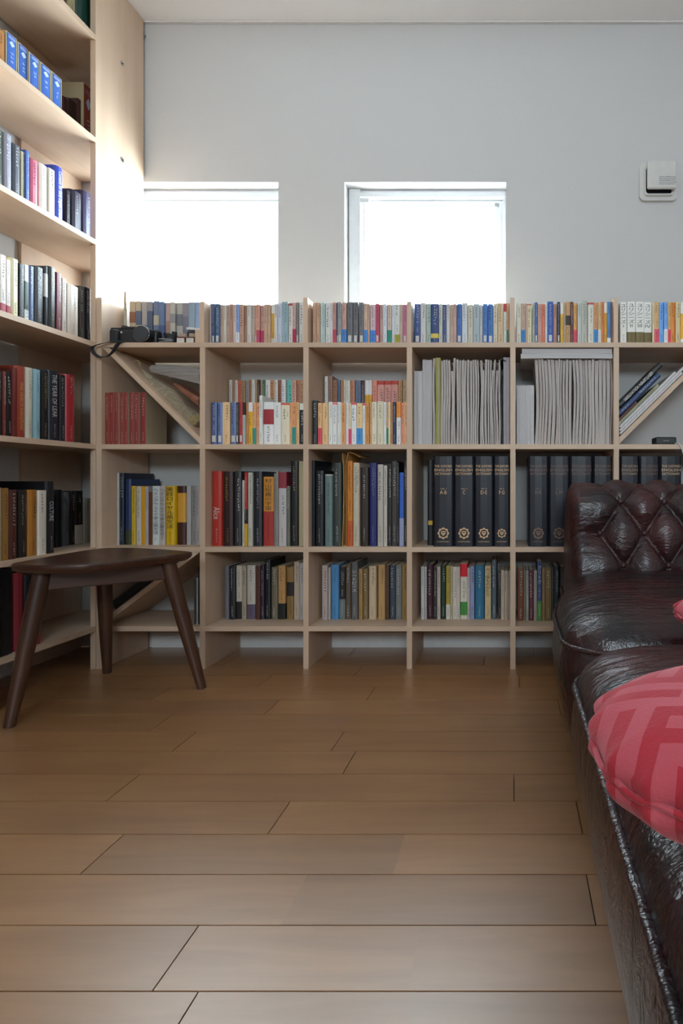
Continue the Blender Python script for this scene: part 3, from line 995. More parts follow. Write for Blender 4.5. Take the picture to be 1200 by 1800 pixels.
# ---- colour words for the labels
WORDS = dict(black='141416', charcoal='38383a', grey='808080', silver='acacb0', white='dcdcdc', cream='d8d0bc', beige='c4b49c', tan='c0986c',
             brown='8a6040', umber='4a2c20', maroon='5c2028', red='a83030', pink='d89098', rose='b8485c', salmon='d08468', orange='cc7830', ochre='b88c30',
             yellow='d4ac20', olive='706830', green='3c7848', forest='1c3c2c', teal='4c9490', sky='8cb0d0', blue='4472b4', navy='26304c', indigo='4c5c90',
             purple='54385c', lilac='a8a4b8', taupe='988478', slate='64707c')
FIX = {'sky': 'sky-blue', 'forest': 'forest-green'}
def colour_word(h, gain=1.0):
    c = [int(h[i:i + 2], 16) for i in (0, 2, 4)]
    k = gain ** 0.4
    c = [min(235, v * k) for v in c]
    best = min(WORDS, key=lambda w: sum((a - int(WORDS[w][i*2:i*2+2], 16)) ** 2 for i, a in enumerate(c)))
    return FIX.get(best, best)
ORD = ('first second third fourth fifth sixth seventh eighth ninth tenth eleventh twelfth thirteenth fourteenth fifteenth sixteenth seventeenth '
       'eighteenth nineteenth twentieth twenty-first twenty-second twenty-third twenty-fourth twenty-fifth twenty-sixth twenty-seventh twenty-eighth '
       'twenty-ninth thirtieth').split()

def cover_profile(t, d, bulge, off=0.0):
    """plan of a cover: fore-edge, along one board, round the spine, back along the other board"""
    h = t / 2
    pts = [(-h, d), (-h, bulge * 1.6), (-h * 0.82, bulge * 0.45), (-h * 0.35, 0.0), (h * 0.35, 0.0), (h * 0.82, bulge * 0.45), (h, bulge * 1.6), (h, d)]
    if off:
        out = []
        for x, y in pts:
            sx = 1 if x > 0 else -1
            fx = abs(x) / h
            out.append((x + sx * off * fx, y - (off if y < d * 0.9 else 0)))
        return out
    return pts

def sleeve(mb, outer, inner, z0, z1, mats):
    n = len(outer); base = len(mb.v)
    for z in (z0, z1):
        for p in outer: mb.v.append((p[0], p[1], z))
        for p in inner: mb.v.append((p[0], p[1], z))
    O0, I0, O1, I1 = base, base + n, base + 2 * n, base + 3 * n
    for i in range(n - 1):
        m = mats[i]
        for f in ((O0+i, O0+i+1, O1+i+1, O1+i), (I0+i+1, I0+i, I1+i, I1+i+1), (O1+i, O1+i+1, I1+i+1, I1+i), (O0+i+1, O0+i, I0+i, I0+i+1)):
            mb.f.append(f); mb.mi.append(m)
    for i, s in ((0, 1), (n - 1, -1)):
        f = (O0+i, O1+i, I1+i, I0+i)
        mb.f.append(f if s > 0 else f[::-1]); mb.mi.append(mats[min(i, n - 2)])

cover_cache = {}
def cmat(h, gain, rough=0.5):
    return plain('cover_' + h, tuple(round(c, 4) for c in hexlin(h, gain)), rough, noise=0.06)

def make_book(name, t, d, h, hexc, gain, opts, rg, loc, rot):
    hard = 'h' in opts
    O = {}
    for o in opts:
        if ':' in o: k, v = o.split(':', 1); O[k] = v.split(':')
    slip = O.get('k', [''])[0] == 'slip'
    bulge = min(0.006, t * (0.22 if hard else 0.06)); cth = min(0.0026 if hard else 0.0008, t * 0.18)
    spine = cmat(hexc, gain, 0.42 if hard else 0.5)
    cov = cmat(O['c'][0], gain) if 'c' in O else spine
    mb = MB()
    outer = cover_profile(t, d, bulge)
    inner = [(x * (1 - 2 * cth / t), max(y, 0) + (cth if y < d * 0.9 else 0)) for x, y in outer]
    inner = [(x, y if 0 < i < 7 else d) for i, (x, y) in enumerate(inner)]
    sleeve(mb, outer, inner, 0, h, [1, 0, 0, 0, 0, 0, 1])
    root = mb.build(name, [spine, cov], None, loc, rot)
    over = 0.003 if hard else 0.0004
    it = t / 2 - cth - 0.0002
    MB().box((-it, bulge * 1.0 + cth, over), (it, d - (0.003 if hard else 0.0006), h - over - (0 if hard else 0.0002))).build('page_block', M['pages'], root)
    lum = sum(int(hexc[i:i+2], 16) for i in (0, 2, 4)) / 3
    ink = cmat(O['g'][0], 1.0 if gain < 1.4 else gain * 0.8) if 'g' in O else (M['black_ink'] if lum * gain ** 0.4 > 105 else M['white_ink'])
    yb = -0.0007
    def band(col, f0, f1):
        b = MB()
        f0 = min(max(f0, 0.004), 1); f1 = min(f1, 0.997)
        po = cover_profile(t, d * 0.96, bulge, 0.0003); pi = cover_profile(t, d * 0.96, bulge)
        sleeve(b, po, pi, f0 * h, f1 * h, [0] * 7)
        b.build('paper_band', cmat(col, gain, 0.55), root)
    if slip:
        # open-fronted slipcase of pale board round the volume
        c = 0.0022
        s = MB(); hw = t / 2 + c
        s.box((-hw, 0.001, 0), (-t / 2 - 0.0002, d + c, h + c)); s.box((t / 2 + 0.0002, 0.001, 0), (hw, d + c, h + c))
        s.box((-t / 2, 0.001, h + 0.0004), (t / 2, d + c, h + c)); s.box((-t / 2, d + 0.0004, 0), (t / 2, d + c, h))
        s.build('slipcase', cmat('b4a888', 1.0), root)
        e = MB(); w = t * 0.30; zc = h * 0.76; hh = h * 0.085
        e.add([(-w, yb, zc), (0, yb, zc - hh), (w, yb, zc), (0, yb, zc + hh)], [(0, 1, 2, 3)])
        for q in (0.93, 0.905, 0.88): e.add([(-t*.38, yb, h*q), (t*.38, yb, h*q), (t*.38, yb, h*q+.0012), (-t*.38, yb, h*q+.0012)], [(0, 1, 2, 3)])
        marks(e, 0, h * 0.55, h * 0.22, t * 0.34, yb, rg)
        e.build('spine_print', cmat('b8c4dc', 1.0), root)
        return root
    hi, lo = 1.0, 0.0
    if 'b' in O: band(O['b'][0], 0, float(O['b'][1])); lo = float(O['b'][1])
    if 't' in O: band(O['t'][0], 1 - float(O['t'][1]), 1); hi = 1 - float(O['t'][1])
    mid = None
    if 'm' in O: band(O['m'][0], float(O['m'][1]), float(O['m'][2])); mid = (float(O['m'][1]), float(O['m'][2]))
    if 'L' in opts:
        MB().box((-t * 0.27, -0.0006, h * 0.07), (t * 0.27, 0.0002, h * 0.22)).build('spine_label', M['white_ink'], root)
    if 'n' in opts and 'V' not in O and 'H' not in O: return root
    p = MB()
    if 'V' in O:
        f0, f1 = float(O['V'][1]), float(O['V'][2]); body = '\n'.join(O['V'][0])
        zh = (f1 - f0) * h; w = min(t * 0.72, zh * GLY[body][2] * 1.6)
        letters(p, body, 0, (f0 + f1) / 2 * h, w, zh, yb)
        lo2 = f0
    elif 'H' in O:
        f0, f1 = float(O['H'][1]), float(O['H'][2]); body = O['H'][0].replace('_', ' ')
        zh = (f1 - f0) * h; w = min(t * 0.55, zh / GLY[body][2] * 1.6)
        letters(p, body, 0, (f0 + f1) / 2 * h, w, zh, yb, True)
        lo2 = f0
    else:
        s = min(t * 0.5, 0.0085) * rg.uniform(0.75, 1.05)
        top = hi - rg.uniform(0.03, 0.10)
        ln = rg.uniform(0.28, 0.52) * (hi - lo)
        if mid and mid[1] > 0.6 and top - ln < mid[1]: top = max(mid[0] - 0.04, 0.3)
        ln = min(ln, top - lo - 0.05)
        marks(p, rg.choice((0, 0, -t * 0.1, t * 0.1)), top * h, (top - ln) * h, s, yb, rg)
        lo2 = top - ln
        if t > 0.02 and rg.random() < 0.5: marks(p, t * 0.27, top * h - s, (top - ln * 0.7) * h, s * 0.5, yb, rg)
    s2 = min(t * 0.34, 0.0055)
    fl_ = max(lo, 0.23 if 'L' in opts else 0.0) + 0.04
    if lo2 - fl_ > 0.12: marks(p, 0, (fl_ + min(0.2, lo2 - fl_ - 0.06)) * h, fl_ * h, s2, yb, rg)
    if 'b' in O and lo > 0.2: marks(p, 0, (lo - 0.05) * h, 0.06 * h, s2, yb - 0.0002, rg)
    if len(p.f): p.build('spine_print', ink, root)
    return root

rg = random.Random(11)
CATWORD = {'paperback_book': 'paperback', 'hardcover_book': 'hardcover'}
for t in TABLES:
    istall = t['cell'][0] == 'tall'
    if not istall: cx0, cx1, cz0, cz1 = cell(*t['cell'])
    for i, r in enumerate(t['rows']):
        x0, x1, yt = float(r[0]) / t['sc'] + t['ox'], float(r[1]) / t['sc'] + t['ox'], float(r[2]) / t['sc'] + t['oy']
        hexc, opts = r[3], r[4:]
        O = {o.split(':', 1)[0]: o.split(':')[1:] for o in opts if ':' in o}
        back = float(O['s'][0]) if 's' in O else 0.0
        depth = float(O['d'][0]) if 'd' in O else t['depth'] * rg.uniform(0.95, 1.02)
        jog = rg.uniform(-0.004, 0.004)
        if istall:
            z0 = TSH[t['cell'][1]]
            xs = TX - 0.014 - back + jog
            sl = 0.0025 if O.get('k') == ['slip'] else 0.0
            ya = max(F_PX * -xs / (VX - x0) + sl, 1.5465); yb2 = min(F_PX * -xs / (VX - x1) - sl, 2.140 - sl)
            w = yb2 - ya - 0.0004; yc = (ya + yb2) / 2
            h = EYE - (yt - VY) / F_PX * ya - z0
            hmax = (TSH[t['cell'][1] - 1] - TS - z0 - 0.006) if t['cell'][1] else 0.22
            h = min(h, hmax); depth = min(depth, -xb_ + xs - 0.004)
            loc, rot = (xs, yc, z0), (0, 0, math.pi / 2)
        else:
            z0 = cz0
            Y = t['Y'] + jog + back
            xa = max((x0 - VX) / F_PX * t['Y'], cx0 + 0.0012); xb2 = min((x1 - VX) / F_PX * t['Y'], cx1 - 0.0012)
            w = xb2 - xa - 0.0004
            h = EYE - (yt - VY) / F_PX * t['Y'] - z0
            h = min(h, cz1 - z0 - 0.004) if t['cell'][1] else h
            depth = min(depth, yb_ - Y - 0.003)
            loc, rot = ((xa + xb2) / 2, Y, z0), (0, 0, 0)
        if w < 0.002: continue
        kind = 'hardcover_book' if 'h' in opts else 'paperback_book'
        if O.get('k') == ['slip']: kind = 'slipcased_book'
        b = make_book(kind, w, depth, h, hexc, t['gain'], opts, rg, loc, rot)
        word = {'slipcased_book': 'slipcased book'}.get(kind) or CATWORD[kind]
        cw = colour_word(hexc, t['gain'])
        extra = ''
        if kind == 'slipcased_book': extra = ''
        elif 'V' in O: extra = ' with bold title'
        elif 'b' in O: extra = ' with ' + colour_word(O['b'][0], t['gain']) + ' foot'
        elif 'm' in O: extra = ' with ' + colour_word(O['m'][0], t['gain']) + ' panel'
        elif 't' in O: extra = ' with ' + colour_word(O['t'][0], t['gain']) + ' head'
        elif 'L' in opts: extra = ' with white label'
        lab = f"{cw} {word}{extra}, {ORD[i]} from left, {t['place']}"
        if not istall: lab += ' of low bookcase'
        if len(lab.split()) > 16: lab = lab.replace(' of low bookcase', '')
        tag(b, lab, 'book', t['group'])

# ---- the big dictionary volumes
DICT_COL = '181a24'
def dictionary(x0, x1, ytop, Y, c, vol, fade, label, gain=1.05):
    cx0, cx1, z0, z1 = cell(c, 2)
    xa = max((x0 - VX) / F_PX * Y, cx0 + 0.0012); xb2 = min((x1 - VX) / F_PX * Y, cx1 - 0.0012)
    t = xb2 - xa - 0.0006; h = min(EYE - (ytop - VY) / F_PX * Y - z0, z1 - z0 - 0.004); d = min(0.218, yb_ - Y - 0.004)
    root = make_book('dictionary_volume', t, d, h, DICT_COL, gain, ['h', 'n'], rg, ((xa + xb2) / 2, Y, z0), (0, 0, 0))
    tag(root, label, 'book', 'dictionary volumes in the middle row')
    ink = plain('gold_stamp_' + fade, {'bright': (0.70, 0.44, 0.24), 'mid': (0.42, 0.24, 0.13), 'dull': (0.22, 0.12, 0.08)}[fade], 0.5)
    p = MB(); y = -0.0007
    letters(p, 'THE OXFORD', 0, h * 0.890, t * 0.86, h * 0.026, y)
    letters(p, 'ENGLISH', 0, h * 0.848, t * 0.86, h * 0.030, y)
    letters(p, 'DICTIONARY', 0, h * 0.806, t * 0.82, h * 0.026, y)
    if vol:
        letters(p, 'VOL. ' + vol[1], 0, h * 0.640, t * 0.30, h * 0.014, y)
        letters(p, vol[0], 0, h * 0.600, t * 0.34 if len(vol[0]) > 1 else t * 0.12, h * 0.040, y)
    letters(p, 'OXFORD', 0, h * 0.055, t * 0.62, h * 0.014, y)
    p.build('spine_print', ink, root)
    # round arms stamped near the foot: wreath of scrolls about a shield with an open book
    e = MB(); R = t * 0.26; zc = h * 0.148; n = 48
    def pt(a, r): return (math.sin(a) * r, y, zc + math.cos(a) * r * 1.03)
    outer = [pt(2*math.pi*k/n, R * (1.0 + 0.10 * math.cos(8 * 2*math.pi*k/n))) for k in range(n)]
    inn = [pt(2*math.pi*k/n, R * (0.74 + 0.05 * math.cos(16 * 2*math.pi*k/n))) for k in range(n)]
    e.add(outer + inn, [(k, (k+1) % n, n + (k+1) % n, n + k) for k in range(n)])
    sh = [(-0.42, 0.42), (0.42, 0.42), (0.42, -0.05), (0.0, -0.52), (-0.42, -0.05)]
    e.add([(a * R, y, zc + b * R) for a, b in sh], [(4, 3, 2, 1, 0)])
    e.build('crest', ink, root)
    bk = MB()
    for sx in (-1, 1):
        bk.add([(sx * 0.03 * R, y - 0.0004, zc - 0.02 * R), (sx * 0.26 * R, y - 0.0004, zc + 0.05 * R), (sx * 0.26 * R, y - 0.0004, zc + 0.28 * R), (sx * 0.03 * R, y - 0.0004, zc + 0.2 * R)], [(0, 1, 2, 3)])
    bk.build('crest_book', cmat(DICT_COL, gain), root)
    return root
def c13(x): return 710 + x / 5.4545
def c14(x): return 890 + x / 3.871
Yd = 1.918
dv = make_book('dictionary_supplement', 0.022, 0.15, 0.30, '121216', 1.3, ['h', 'n'], rg, ((c13(252) - VX) / F_PX * 1.955, 1.955, SHELF[2]), (0, 0, 0))
tag(dv, 'plain black volume with small yellow sticker beside the dictionaries', 'book')
MB().box((-0.0075, -0.0008, 0.072), (0.0075, 0.0, 0.087)).build('sticker', plain('yellow_sticker', (0.55, 0.33, 0.04), 0.6), dv)
L4 = ['first', 'second', 'third', 'fourth']
for i, (a, b) in enumerate(((277, 474), (477, 671), (673, 856), (858, 1026))):
    dictionary(c13(a), c13(b), 802, Yd, 3, OED[i], 'bright', ['black dictionary volume beside the yellow sticker, gilt crest at its foot', 'black gilt dictionary volume, second of four left of the sofa', 'black dictionary volume lettered D E in gilt', 'black dictionary volume lettered F G in gilt'][i])
for i, (a, b) in enumerate(((148, 285), (288, 428), (431, 587), (590, 728))):
    dictionary(c14(a), c14(b), 802, Yd, 4, OED[4 + i] if i < 2 else None, 'dull', ['dull black dictionary volume lettered H K, left of the sofa back', 'dull black dictionary volume lettered L M, touching the sofa back', 'dull black dictionary volume behind the sofa corner, third in its cell', 'dull black dictionary volume behind the sofa, last in its cell'][i])
for i, (a, b) in enumerate(((774, 902), (905, 1040), (1044, 1193))):
    dictionary(c14(a), c14(b), 802, Yd, 5, None, ['mid', 'dull', 'bright'][i], ['dictionary volume with gilt title, first in the sixth column', 'dictionary volume with faded title, second in the sixth column', 'dictionary volume with brightest gilt title, at the right edge'][i])

# ---- loose paper: booklets and bent sheaves of manuscript
def sheaf(name, x0, x1, ytop, Y, c, mat, bend, d, lab, grp, cat='papers', lean=0.0):
    cx0, cx1, z0, z1 = cell(c, 1)
    xa = max((x0 - VX) / F_PX * Y, cx0 + 0.0015); xb2 = min((x1 - VX) / F_PX * Y, cx1 - 0.0015)
    t = xb2 - xa - 0.0004; h = min(EYE - (ytop - VY) / F_PX * Y - z0, z1 - z0 - 0.004)
    if t < 0.0015: return
    mb = MB(); n = 14; rs = []
    wob = 0.0016 * math.sin((x0 + x1) * 0.055) if mat is M['sheets'] else 0.0
    if mat is M['sheets']: t -= rg.uniform(0.0004, 0.0020)
    for k in range(n + 1):
        f = k / n; z = f * h
        dx = bend * math.sin(math.pi * f) + wob * math.sin(2 * math.pi * f + 0.4) + lean * f
        yy = rg.uniform(-0.0008, 0.0008)
        w = t / 2 * (1.0 - 0.10 * math.sin(math.pi * f) * (1 if bend else 0))
        rs.append([(dx - w, yy, z), (dx + w, yy + rg.uniform(-0.0006, 0.0006), z), (dx + w, d, z), (dx - w, d, z)])
    mb.rings(rs)
    o = mb.build(name, mat, None, ((xa + xb2) / 2, Y + rg.uniform(-0.003, 0.003), z0))
    # a few sheets standing proud of the rest
    m2 = MB()
    for q in range(2):
        u = rg.uniform(-0.35, 0.35) * t; rr = []
        hh = min(h * rg.uniform(0.985, 1.012), z1 - z0 - 0.003)
        for k in range(7):
            f = k / 6; dx = bend * math.sin(math.pi * f) + wob * math.sin(2 * math.pi * f + 0.4) + lean * f + u
            rr.append([(dx - 0.0005, -0.0022, f * hh), (dx + 0.0005, -0.0022, f * hh), (dx + 0.0005, d * 0.9, f * hh), (dx - 0.0005, d * 0.9, f * hh)])
        m2.rings(rr)
    m2.build('loose_sheet', M['sheets_w'], o)
    return tag(o, lab, cat, grp)
def c8(x): return 710 + x / 6
def c9(x): return 890 + x / 3.871
E4 = [107, 122, 138, 152, 168, 194]
for i, (a, b) in enumerate(zip(E4, E4[1:])):
    sheaf('booklet', c8(a), c8(b), 652.5, 1.93, 3, M['sheets_w'], 0, 0.15, f'short white booklet, {ORD[i]} from left, upper row, fourth column', 'short white booklets', 'booklet')
E4 = [195, 210, 226, 242, 258, 276, 295]
for i, (a, b) in enumerate(zip(E4, E4[1:])):
    sheaf('booklet', c8(a), c8(b), 633, 1.93, 3, M['sheets_w'], 0, 0.19, f'tall white booklet, {ORD[i]} of six beside the olive folder', 'tall white booklets', 'booklet')
sheaf('paper_sheaf', c8(297), c8(324), 630, 1.925, 3, M['sheets'], 0, 0.19, 'grey paper sheaf touching the olive folder', 'sheaves of manuscript', lean=0.001)
E4 = [386, 412, 440, 462, 490, 520, 548, 575, 602, 634, 662, 690, 716, 742, 768, 786]
for i, (a, b) in enumerate(zip(E4, E4[1:])):
    bend = [0, 0, 0, 0.0, 0.002, -0.003, 0.002, 0.001, 0.0015, -0.001, 0, 0.001, 0.001, 0.001, 0.001][i]
    sheaf('paper_sheaf', c8(a), c8(b), [634, 633, 633, 634, 652, 630, 632, 634, 633, 634, 633, 634, 633, 633, 634][i], 1.925, 3, M['sheets'], bend, 0.19, f'creamy sheaf of papers, {ORD[i]} after the olive folder', 'sheaves of manuscript')
E4 = [800, 828, 852, 880, 902, 925, 945, 968, 996, 1016]
for i, (a, b) in enumerate(zip(E4, E4[1:])):
    sheaf('paper_sheaf', c8(a), c8(b), [634, 651, 632, 633, 633, 651, 633, 651, 634][i], 1.925, 3, M['sheets'], [0.001, -0.0035, -0.003, -0.001, -0.001, -0.003, -0.003, -0.002, 0][i], 0.19, f'wavy sheaf of papers, {ORD[8 - i]} before the grey sleeve, fourth column', 'sheaves of manuscript')
fo = sheaf('document_folder', c8(326), c8(384), 629, 1.922, 3, plain('olive_card', hexlin('8a8440', 1.3), 0.7), 0.0015, 0.19, 'olive green document folder among the white papers', None, 'folder')
sl = sheaf('document_sleeve', c8(1046), c8(1121), 628, 1.93, 3, plain('grey_sleeve', hexlin('847c80', 1.4), 0.5), 0, 0.18, 'smooth grey document sleeve at the end of the paper row', None, 'folder')
# thin dark cover bent over at the top beside the sleeve
cv = MB(); pr = [(0.0, 0.0), (-0.004, 0.12), (-0.006, 0.26), (-0.008, 0.288), (-0.003, 0.297), (0.012, 0.289)]
rs = [[(x, 0, z), (x + 0.0016, 0, z), (x + 0.0016, 0.18, z), (x, 0.18, z)] for x, z in pr]
tag(cv.rings(rs).build('bent_folder_cover', plain('dark_grey_card', (0.10, 0.10, 0.115), 0.6), None, ((c8(1034) - VX) / F_PX * 1.925, 1.922, SHELF[1])), 'dark folder cover with bent top edge beside the grey sleeve', 'folder')
E5 = [68, 80, 92, 104, 116, 130, 143, 157, 172, 187]
for i, (a, b) in enumerate(zip(E5, E5[1:])):
    sheaf('booklet', c9(a), c9(b), 677.4, 1.93, 4, M['sheets_w'], 0, 0.15, f'short white booklet, {ORD[i]} from left, upper row, fifth column', 'short white booklets', 'booklet')
E5 = [190, 212, 232, 252, 275, 298, 325, 350, 365, 382, 402, 422, 445, 465, 488, 512, 528, 550, 575, 598, 625, 650, 675, 705, 722]
for i, (a, b) in enumerate(zip(E5, E5[1:])):
    sheaf('paper_sheaf', c9(a), c9(b), rg.choice((631.5, 632, 633, 634)), 1.925, 4, M['sheets'], 0.006 if i < 7 else (-0.001 if i < 12 else (0.005 if i < 18 else 0.001)), 0.19, f'wavy sheaf of papers, {ORD[i]} from left, upper row, fifth column', 'sheaves of manuscript')
for i, (ya, yb2, xa, xb2) in enumerate(((622, 630.6, 915, 1076), (611.5, 621.6, 917, 1075))):
    p0 = at(xa, yb2, 1.915); p1 = at(xb2, ya, 1.915)
    z0 = p0.z; h = p1.z - p0.z; rs = []
    for k in range(13):
        f = k / 12; x = p0.x + (p1.x - p0.x) * f; dz = 0.0018 * math.sin(math.pi * f)
        z1c = min(z0 + h + dz, SHELF[0] - TS - 0.002)
        rs.append([(x, 0, z0 + dz * 0.6), (x, 0, z1c), (x, 0.19, z1c), (x, 0.19, z0 + dz * 0.6)])
    o = MB().rings(rs).build('flat_manuscript', paper_mat('flat_sheets_%d' % i, (0.62, 0.60, 0.60), (0.40, 0.38, 0.39)), None, (0, 1.912, 0))
    for n_ in o.data.materials[0].node_tree.nodes:
        if n_.type == 'MAPPING': n_.inputs['Scale'].default_value = (3.0, 6.0, 900.0)
    tag(o, ['lower white manuscript lying flat on the upright papers', 'upper white manuscript lying flat under the shelf'][i], 'papers')

# ---- books leaning on the diagonal board of the sixth column
cx0, cx1, z0c, z1c = cell(5, 1)
ang = math.atan2(z1c - z0c, cx1 - cx0); U = Vector((math.cos(ang), 0, math.sin(ang))); N = Vector((-math.sin(ang), 0, math.cos(ang)))
base = Vector((cx0, 0, z0c)) + N * 0.0175
def leaning(name, u0, u1, n0, n1, hexc, gain, opts, Y, d):
    # book lies on its side along the board: local z -> U, local x -> -N (thickness), spine to the viewer
    t = n1 - n0 - 0.0006; h = u1 - u0
    R = Matrix((( -N.x, 0, U.x), (-N.y, 1, U.y), (-N.z, 0, U.z))).to_4x4()
    o = make_book(name, t, d, h, hexc, gain, opts, rg, (0, 0, 0), (0, 0, 0))
    o.matrix_world = Matrix.Translation(base + U * u0 + N * (n0 + n1) / 2 + Vector((0, Y, 0))) @ R
    return o
o = leaning('hardcover_book', 0.098, 0.300, 0.066, 0.0855, '161618', 1.6, ['h', 'H:GENTLEMEN_VOLUNTEERS:.12:.80', 'g:c8c4bc'], 1.918, 0.15)
tag(o, 'black hardcover leaning topmost on the diagonal board', 'book')
o = leaning('hardcover_book', 0.078, 0.272, 0.045, 0.066, '1c2c4c', 1.8, ['h', 'g:b0b8c0'], 1.920, 0.15)
tag(o, 'dark blue hardcover leaning under the black one', 'book')
o = leaning('paperback_book', 0.052, 0.150, 0.036, 0.045, '4c1c18', 1.6, ['n'], 1.925, 0.14)
tag(o, 'thin maroon booklet leaning under the dark blue hardcover', 'book')
o = leaning('paperback_book', 0.052, 0.245, 0.026, 0.036, '848468', 1.4, [], 1.922, 0.14)
tag(o, 'sage green paperback leaning above the slanted papers', 'book')
for i, (n0, n1, u1, w) in enumerate(((0.001, 0.008, 0.330, 0.004), (0.0085, 0.0165, 0.342, 0.012), (0.017, 0.0255, 0.30, 0.003))):
    rs = []
    for k in range(9):
        f = k / 8; u = 0.022 + n1 * 1.0 + (u1 - 0.03) * f; lift = w * f * f if i == 1 else 0.0
        if i == 1: lift = 0.0
        a = base + U * u + N * n0; b = base + U * u + N * (n1 - 0.0004)
        rs.append([a, b, b + Vector((0, 0.19, 0)), a + Vector((0, 0.19, 0))])
    o = MB().rings(rs).build('slanted_papers', M['sheets_w'], None, (0, 1.915 + 0.004 * i, 0))
    tag(o, ['lowest sheaf of paper lying on the diagonal board', 'middle sheaf of paper lying on the diagonal board', 'top sheaf of paper lying under the sage paperback'][i], 'papers', 'papers on the diagonal board')

# ---- kraft envelope standing among the books of the middle row
kr = plain('kraft_paper', hexlin('a07c48', 1.9), 0.8)
def c12(x, y, Y): return at(530 + x / 5.4545, 780 + y / 5.4545, Y)
ev = MB(); Y = 1.93; pr = [(386, 980), (398, 700), (402, 420), (400, 240), (386, 90)]
rs = []
for x, y in pr:
    p = c12(x, y, Y); rs.append([(p.x, 0, p.z), (p.x + 0.0012, 0, p.z), (p.x + 0.0012, 0.17, p.z), (p.x, 0.17, p.z)])
ev.rings(rs)
rs = []
for x, y in [(424, 975), (428, 700), (424, 400), (422, 200), (440, 90)]:
    p = c12(x, y, Y); rs.append([(p.x, 0, p.z), (p.x + 0.0012, 0, p.z), (p.x + 0.0012, 0.17, p.z), (p.x, 0.17, p.z)])
ev.rings(rs)
p, q = c12(386, 982, Y), c12(425, 972, Y)
ev.box((p.x, 0, SHELF[2]), (q.x + 0.001, 0.17, SHELF[2] + 0.0015))
eo = ev.build('kraft_envelope', kr, None, (0, Y, 0))
tag(eo, 'brown kraft envelope with folded flap standing in the middle row', 'envelope')
p, q, r_ = c12(440, 90, Y), c12(462, 82, Y), c12(556, 130, Y)
MB().rings([[(a.x, 0, a.z), (a.x, 0, a.z + 0.0012), (a.x, 0.16, a.z + 0.0012), (a.x, 0.16, a.z)] for a in (p, q, c12(505, 100, Y), r_)]).build('flap', kr, eo)

# ---- black case above and slim magazines below the lowest diagonal
cx0, cx1, z0c, z1c = cell(0, 3)
ang2 = math.atan2(z1c - z0c, cx1 - cx0); U2 = Vector((math.cos(ang2), 0, math.sin(ang2))); N2 = Vector((-math.sin(ang2), 0, math.cos(ang2)))
bc = empty('black_portfolio', Vector((cx0, 1.94, z0c)) + N2 * 0.018 + U2 * 0.10, (0, -ang2, 0))
tag(bc, 'black portfolio case lying on the lowest diagonal board behind the stool', 'case')
bevel(MB().box((-0.055, 0, 0), (0.22, 0.19, 0.040)).build('body', M['black_rubber'], bc), 0.004)
bevel(MB().box((-0.057, -0.002, 0.018), (0.222, 0.0, 0.022)).build('zipper', M['dark_void'], bc), 0.0008)
for i, (a, b, hh, colr) in enumerate(((0.000, 0.007, 0.155, '2c3430'), (0.008, 0.013, 0.16, '8c8c8c'), (0.014, 0.022, 0.20, '181818'), (0.023, 0.033, 0.215, '484440'))):
    x = cx1 - 0.036 + a
    o = make_book('magazine', b - a, 0.17, hh, colr, 2.0, ['n'] if i in (0, 2) else [], rg, (x + (b - a) / 2, 1.93, z0c), (0, 0, 0))
    tag(o, ['dark green slim magazine behind the stool leg', 'pale grey slim magazine behind the stool leg', 'black slim magazine behind the stool leg', 'charcoal magazine against the upright behind the stool leg'][i], 'magazine', 'magazines in the bottom corner cell')

# ================================================================== STOOL
def catmull(pts, n, closed=True):
    out = []; N_ = len(pts)
    for i in range(N_ if closed else N_ - 1):
        p0, p1, p2, p3 = (pts[(i + k) % N_] if closed else pts[min(max(i + k, 0), N_ - 1)] for k in (-1, 0, 1, 2))
        for k in range(n):
            t = k / n
            out.append(tuple(0.5 * ((2 * p1[a]) + (-p0[a] + p2[a]) * t + (2*p0[a] - 5*p1[a] + 4*p2[a] - p3[a]) * t*t + (-p0[a] + 3*p1[a] - 3*p2[a] + p3[a]) * t**3) for a in range(len(p1))))
    if not closed: out.append(tuple(pts[-1]))
    return out
SC = Vector((-1.18, 1.64, 0)); SZ = 0.421
stool = empty('walnut_stool', SC)
tag(stool, 'dark walnut three-legged stool with rounded triangular seat', 'stool')
outl = [(-1.318, 1.468), (-1.295, 1.450), (-1.23, 1.438), (-1.165, 1.443), (-1.105, 1.474), (-1.050, 1.560), (-1.005, 1.640), (-0.984, 1.700), (-0.995, 1.728), (-1.06, 1.762),
        (-1.18, 1.815), (-1.28, 1.838), (-1.335, 1.826), (-1.348, 1.78), (-1.348, 1.70), (-1.338, 1.58), (-1.328, 1.50)]
ring = catmull(outl, 5)
cxm = sum(p[0] for p in ring) / len(ring); cym = sum(p[1] for p in ring) / len(ring)
def scaled(k, z, dip=0.0): return [(cxm + (x - cxm) * k - SC.x, cym + (y - cym) * k - SC.y, z) for x, y in ring]
seat = MB().rings([scaled(0.93, SZ - 0.024), scaled(0.985, SZ - 0.015), scaled(1.0, SZ - 0.007), scaled(0.995, SZ - 0.002), scaled(0.985, SZ), scaled(0.80, SZ - 0.003), scaled(0.4, SZ - 0.007)]).build('seat', M['walnut'], stool, smooth=40)
legs = [((-1.262, 1.500), (-1.305, 1.447)), ((-1.035, 1.675), (-0.958, 1.722)), ((-1.300, 1.775), (-1.352, 1.862))]
for (tx, ty), (fx, fy) in legs:
    pts = []; rad = []
    for k in range(9):
        f = k / 8
        pts.append((tx + (fx - tx) * f - SC.x, ty + (fy - ty) * f - SC.y, (SZ - 0.022) * (1 - f)))
        rad.append(0.0085 * (1 - f) + 0.0125 + 0.003 * math.sin(f * math.pi))
    MB().tube(pts, rad, 14).build('leg', M['walnut_leg'], stool, smooth=50)
tops = [Vector(l[0]) for l in legs]
